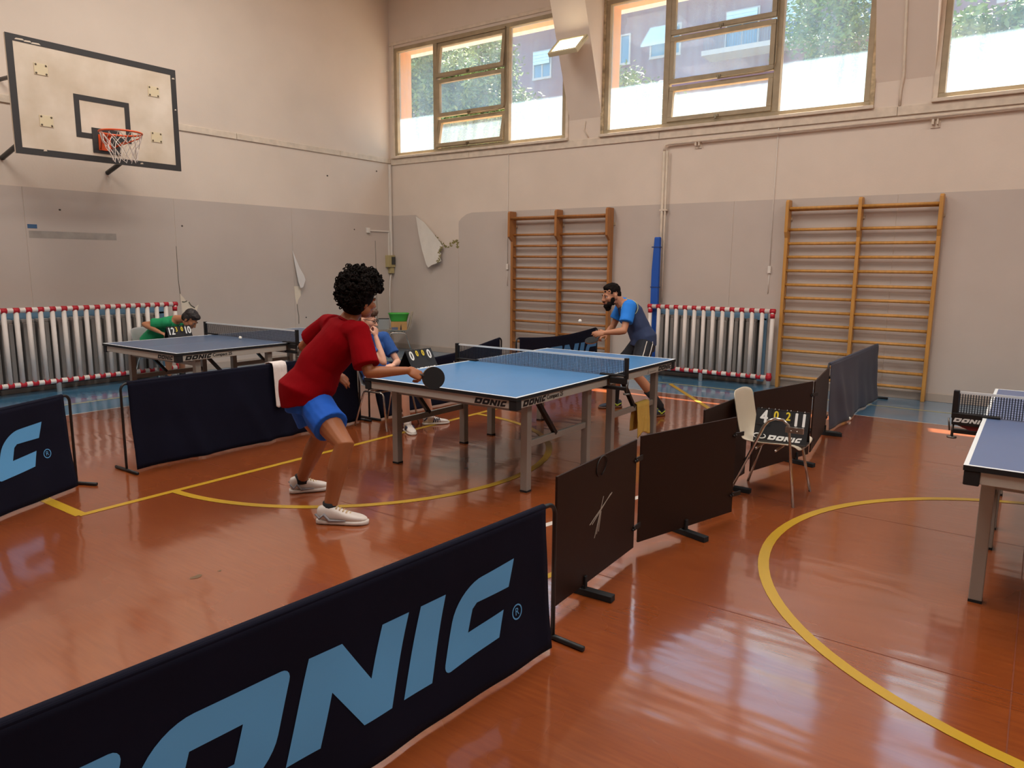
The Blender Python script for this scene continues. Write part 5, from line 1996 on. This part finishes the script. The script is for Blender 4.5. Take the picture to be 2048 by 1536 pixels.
sho = remeshed(mb, 'shorts', BLACKSH, pb_, .009, 4, wrinkle(.005, 8, 9))
mb = MB(OB_)
cside = V((-.66, -.75, 0)).normalized()
from mathutils.bvhtree import BVHTree
bv = BVHTree.FromPolygons([v.co for v in sho.data.vertices], [tuple(p.vertices) for p in sho.data.polygons])
for off in (-.045, .045):
    pts = []
    for k in range(8):
        c = lerp(Bp['pelvis']+V((0, 0, .03)), lerp(Bp['hipL'], Bp['kneeL'], .58), k/7)+V((.75, -.66, 0))*off
        hit = bv.ray_cast(c-OB_+cside*.5, -cside)
        if hit[0] is not None:
            pts.append(hit[0]+OB_+cside*.003)
    if len(pts) > 1:
        mb.tube(pts, .005, 5)
mb.build('white_piping', WHITEP, sho)
for hl, to, an, kn in (((3.535, .45, 0), (3.290, .565, 0), Bp['ankL'], Bp['kneeL']), ((3.665, 1.055, 0), (3.440, 1.235, 0), Bp['ankR'], Bp['kneeR'])):
    shoe(pb_, V(hl)-OB_, V(to)-OB_, SHOEN, mat('brown_sole', (104, 72, 52), .6), 'sport', 1.0, LIME)
    mb = MB(OB_)
    mb.tube([an+V((0, 0, -.04)), an, lerp(an, kn, .3), lerp(an, kn, .52)], [.042, .041, .047, .058], 14)
    mb.build('sock', SHOEK, pb_)
add_bat('dark bat held low by the bearded person at the far end of the blue table', Bp['wrR']+V((-.075, .03, -.03)), (-.45, .25, -.18), (.25, -.35, .9), BLACKR, mat('bat_red', (150, 30, 34), .6))

# ---------------------------------------------------------------- seated person with glasses
G = dict(head=(1.146, 2.700, 1.112), neck=(1.160, 2.735, .980), shR=(.985, 2.69, .905), shL=(1.345, 2.665, .905), elbR=(1.105, 2.425, .695), wrR=(1.120, 2.545, .945),
         elbL=(1.36, 2.48, .665), wrL=(1.180, 2.36, .665), chest=(1.175, 2.715, .82), waist=(1.215, 2.705, .63), pelvis=(1.24, 2.655, .525),
         hipR=(1.15, 2.61, .525), hipL=(1.33, 2.61, .525), kneeR=(1.125, 2.180, .540), ankR=(1.165, 2.165, .10), kneeL=(1.42, 2.20, .540), ankL=(1.555, 2.205, .10))
G = {k: V(v) for k, v in G.items()}
pg = thing('person', 'seated person with glasses in a royal blue shirt resting chin on hand', 'person', (1.24, 2.5, 0))
OG = V((1.24, 2.5, 0))
MB.home = OG
mb = MB(OG)
right = V((-1, 0, 0))
mb.loft(spine_secs([G['pelvis']-V((0, 0, .05)), G['pelvis']+V((0, 0, .05)), G['waist'], G['chest'], lerp(G['chest'], G['neck'], .6), G['neck']], right,
                   [(.15, .11), (.155, .11), (.135, .10), (.15, .105), (.125, .08), (.052, .052)]), 18)
bk = V((0, .5, 0))
leg_solid(mb, G['hipR'], G['kneeR'], G['ankR'], bk, .92)
leg_solid(mb, G['hipL'], G['kneeL'], G['ankL'], bk, .92)
arm_solid(mb, G['shR'], G['elbR'], G['wrR'], .9)
arm_solid(mb, G['shL'], G['elbL'], G['wrL'], .9)
hand_solid(mb, G['wrR'], (.03, .02, .10), (.2, -.9, .2), ((1.0, 1.2, .8),)*4, .95)
hand_solid(mb, G['wrL'], (-.10, -.03, .0), (0, -.2, 1), (.3, .3, .35, .4), .95, left=True)
hf = V((.42, -.86, -.22)).normalized()
mb.tube([G['neck']-V((0, 0, .03)), lerp(G['neck'], G['head'], .5), G['head']-V((0, 0, .03))], [.058, .053, .052], 12)
P, ax = head_solid(mb, G['head'], hf, (0, 0, 1), 1.0)
body = remeshed(mb, 'body', SKIN_G, pg, .0075, 3)
face_parts(P, ax, 1.0, body, brow=HAIRB)
mb = MB()
s_ = 1.0
cap(0, -.016, .060, .082, .100, .084)
cap(0, -.055, .005, .075, .056, .070)
cap(0, .055, .092, .058, .050, .038)
for i in range(60):
    q = V((rnd.gauss(0, 1), rnd.gauss(0, 1), abs(rnd.gauss(0, 1)))).normalized()
    cap(q.x*.078, q.y*.094-.012, .06+q.z*.078, .02, .02, .018)
remeshed(mb, 'hair', HAIRB, pg, .006, 2, wrinkle(.006, 6, 40))
mb = MB()
for q in (-1, 1):
    mb.tube([P(q*.034+.024*math.cos(t), .106, .002+.018*math.sin(t)) for t in [2*PI*i/16 for i in range(17)]], .0028, 5)
    mb.tube([P(q*.058, .104, .006), P(q*.076, .07, .008), P(q*.084, -.01, .004)], .0028, 5)
mb.tube([P(-.012, .108, .004), P(.012, .108, .004)], .0026, 5)
mb.build('glasses', BLACK, pg)
mb = MB(OG)
mb.loft(spine_secs([G['pelvis']+V((0, 0, -.03)), G['pelvis']+V((0, 0, .05)), G['waist'], G['chest'], lerp(G['chest'], G['neck'], .55), lerp(G['chest'], G['neck'], .85)],
                   right, [(.18, .145), (.18, .14), (.165, .13), (.178, .13), (.16, .10), (.08, .07)]), 22)
for a_, b_ in (('shR', 'elbR'), ('shL', 'elbL')):
    mb.tube([lerp(G['chest'], G[a_], .55)+V((0, 0, .03)), G[a_], lerp(G[a_], G[b_], .4), lerp(G[a_], G[b_], .68)], [.078, .074, .072, .074], 14)
    mb.ball(G[a_], .072, 12)
remeshed(mb, 'shirt', ROYAL, pg, .009, 4, wrinkle(.008, 7, 9))
mb = MB(OG)
mb.loft(spine_secs([G['pelvis']+V((0, 0, -.06)), G['pelvis']+V((0, 0, .0)), G['pelvis']+V((0, 0, .05))], right, [(.16, .13), (.17, .135), (.155, .12)]), 18)
mb.tube([G['hipR'], lerp(G['hipR'], G['kneeR'], .5), lerp(G['hipR'], G['kneeR'], .92)], [.098, .094, .086], 14)
mb.tube([G['hipL'], lerp(G['hipL'], G['kneeL'], .5), lerp(G['hipL'], G['kneeL'], .92)], [.098, .094, .086], 14)
remeshed(mb, 'shorts', mat('royal_shorts', (34, 58, 120), .8), pg, .009, 4, wrinkle(.005, 12, 9))
for hl, to, an in (((1.21, 2.235, 0), (1.085, 2.005, 0), G['ankR']), ((1.50, 2.265, 0), (1.735, 2.105, 0), G['ankL'])):
    shoe(pg, V(hl)-OG, V(to)-OG, SHOEW, WHITEP, 'stripes', .95, mat('navy_stripe', (44, 44, 66), .6))
    mb = MB(OG)
    mb.tube([an+V((0, 0, -.04)), an+V((0, 0, .02))], [.040, .038], 12)
    mb.build('sock', SHOEW, pg)

# ---------------------------------------------------------------- seated person in green, bent forward
K = dict(head=(1.492, 6.525, .905), neck=(1.425, 6.715, .895), shR=(1.255, 6.735, .850), shL=(1.520, 6.925, .860), elbR=(1.090, 6.985, .830), wrR=(1.150, 6.715, .735),
         elbL=(1.54, 6.72, .70), wrL=(1.38, 6.55, .66), chest=(1.345, 6.925, .785), waist=(1.27, 7.07, .63), pelvis=(1.245, 7.11, .545),
         hipR=(1.165, 7.03, .535), hipL=(1.325, 7.11, .535), kneeR=(1.235, 6.640, .545), ankR=(1.236, 6.72, .10), kneeL=(1.435, 6.69, .545), ankL=(1.451, 6.74, .10))
K = {k: V(v) for k, v in K.items()}
pk = thing('person', 'person in a green shirt sitting bent forward behind the left table', 'person', (1.28, 6.9, 0))
OK_ = V((1.28, 6.9, 0))
MB.home = OK_
mb = MB(OK_)
right = V((-.82, -.57, 0)).normalized()
mb.loft(spine_secs([K['pelvis']-V((0, 0, .05)), K['pelvis']+V((0, 0, .03)), K['waist'], K['chest'], lerp(K['chest'], K['neck'], .6), K['neck']], right,
                   [(.15, .11), (.155, .11), (.14, .105), (.15, .105), (.125, .08), (.052, .052)]), 18)
bk = V((-.25, .45, 0))
leg_solid(mb, K['hipR'], K['kneeR'], K['ankR'], bk, .95)
leg_solid(mb, K['hipL'], K['kneeL'], K['ankL'], bk, .95)
arm_solid(mb, K['shR'], K['elbR'], K['wrR'], .95)
arm_solid(mb, K['shL'], K['elbL'], K['wrL'], .95)
hand_solid(mb, K['wrR'], (.05, -.10, -.04), (0, -.2, 1), (.4, .5, .5, .6), .95)
hand_solid(mb, K['wrL'], (-.05, -.10, -.02), (0, -.2, 1), (.4, .5, .5, .6), .95, left=True)
hf = V((.30, -.52, -.62)).normalized()
hup = V((.35, -.60, .62))
mb.tube([K['neck']-V((.03, -.04, .0)), lerp(K['neck'], K['head'], .5), K['head']], [.058, .054, .054], 12)
P, ax = head_solid(mb, K['head'], hf, hup, 1.03)
body = remeshed(mb, 'body', SKIN_GR, pk, .0085, 3)
face_parts(P, ax, 1.03, body, brow=HAIRD)
mb = MB()
s_ = 1.03
cap(0, -.020, .052, .082, .100, .082)
cap(0, -.060, -.005, .076, .058, .080)
cap(0, .040, .085, .062, .055, .036)
for q in (-1, 1):
    cap(q*.072, -.02, -.005, .016, .04, .05)
remeshed(mb, 'hair', HAIRD, pk, .007, 2, wrinkle(.004, 16, 40))
mb = MB(OK_)
mb.loft(spine_secs([K['pelvis']+V((0, 0, -.03)), K['pelvis']+V((-.01, .0, .04)), K['waist'], K['chest'], lerp(K['chest'], K['neck'], .55), lerp(K['chest'], K['neck'], .85)],
                   right, [(.175, .14), (.178, .14), (.17, .135), (.178, .13), (.16, .10), (.08, .07)]), 22)
for a_, b_ in (('shR', 'elbR'), ('shL', 'elbL')):
    mb.tube([lerp(K['chest'], K[a_], .55)+V((0, 0, .03)), K[a_], lerp(K[a_], K[b_], .4), lerp(K[a_], K[b_], .62)], [.078, .076, .074, .076], 14)
    mb.ball(K[a_], .074, 12)
remeshed(mb, 'shirt', GREENSH, pk, .009, 4, wrinkle(.007, 17, 8))
mb = MB(OK_)
mb.loft(spine_secs([K['pelvis']+V((0, 0, -.06)), K['pelvis'], K['pelvis']+V((0, 0, .05))], right, [(.16, .13), (.17, .135), (.155, .12)]), 18)
mb.tube([K['hipR'], lerp(K['hipR'], K['kneeR'], .5), lerp(K['hipR'], K['kneeR'], .95)], [.098, .094, .084], 14)
mb.tube([K['hipL'], lerp(K['hipL'], K['kneeL'], .5), lerp(K['hipL'], K['kneeL'], .95)], [.098, .094, .084], 14)
remeshed(mb, 'shorts', BLACKSH, pk, .009, 4)
for hl, to, an in (((1.225, 6.78, 0), (1.22, 6.52, 0), K['ankR']), ((1.45, 6.80, 0), (1.50, 6.54, 0), K['ankL'])):
    shoe(pk, V(hl)-OK_, V(to)-OK_, SHOEW, SHOEK, 'plain', .98)
    mb = MB(OK_)
    mb.tube([an+V((0, 0, -.04)), an+V((0, 0, .08))], [.040, .042], 12)
    mb.build('sock', SHOEK, pk)

MB.home = (0, 0, 0)
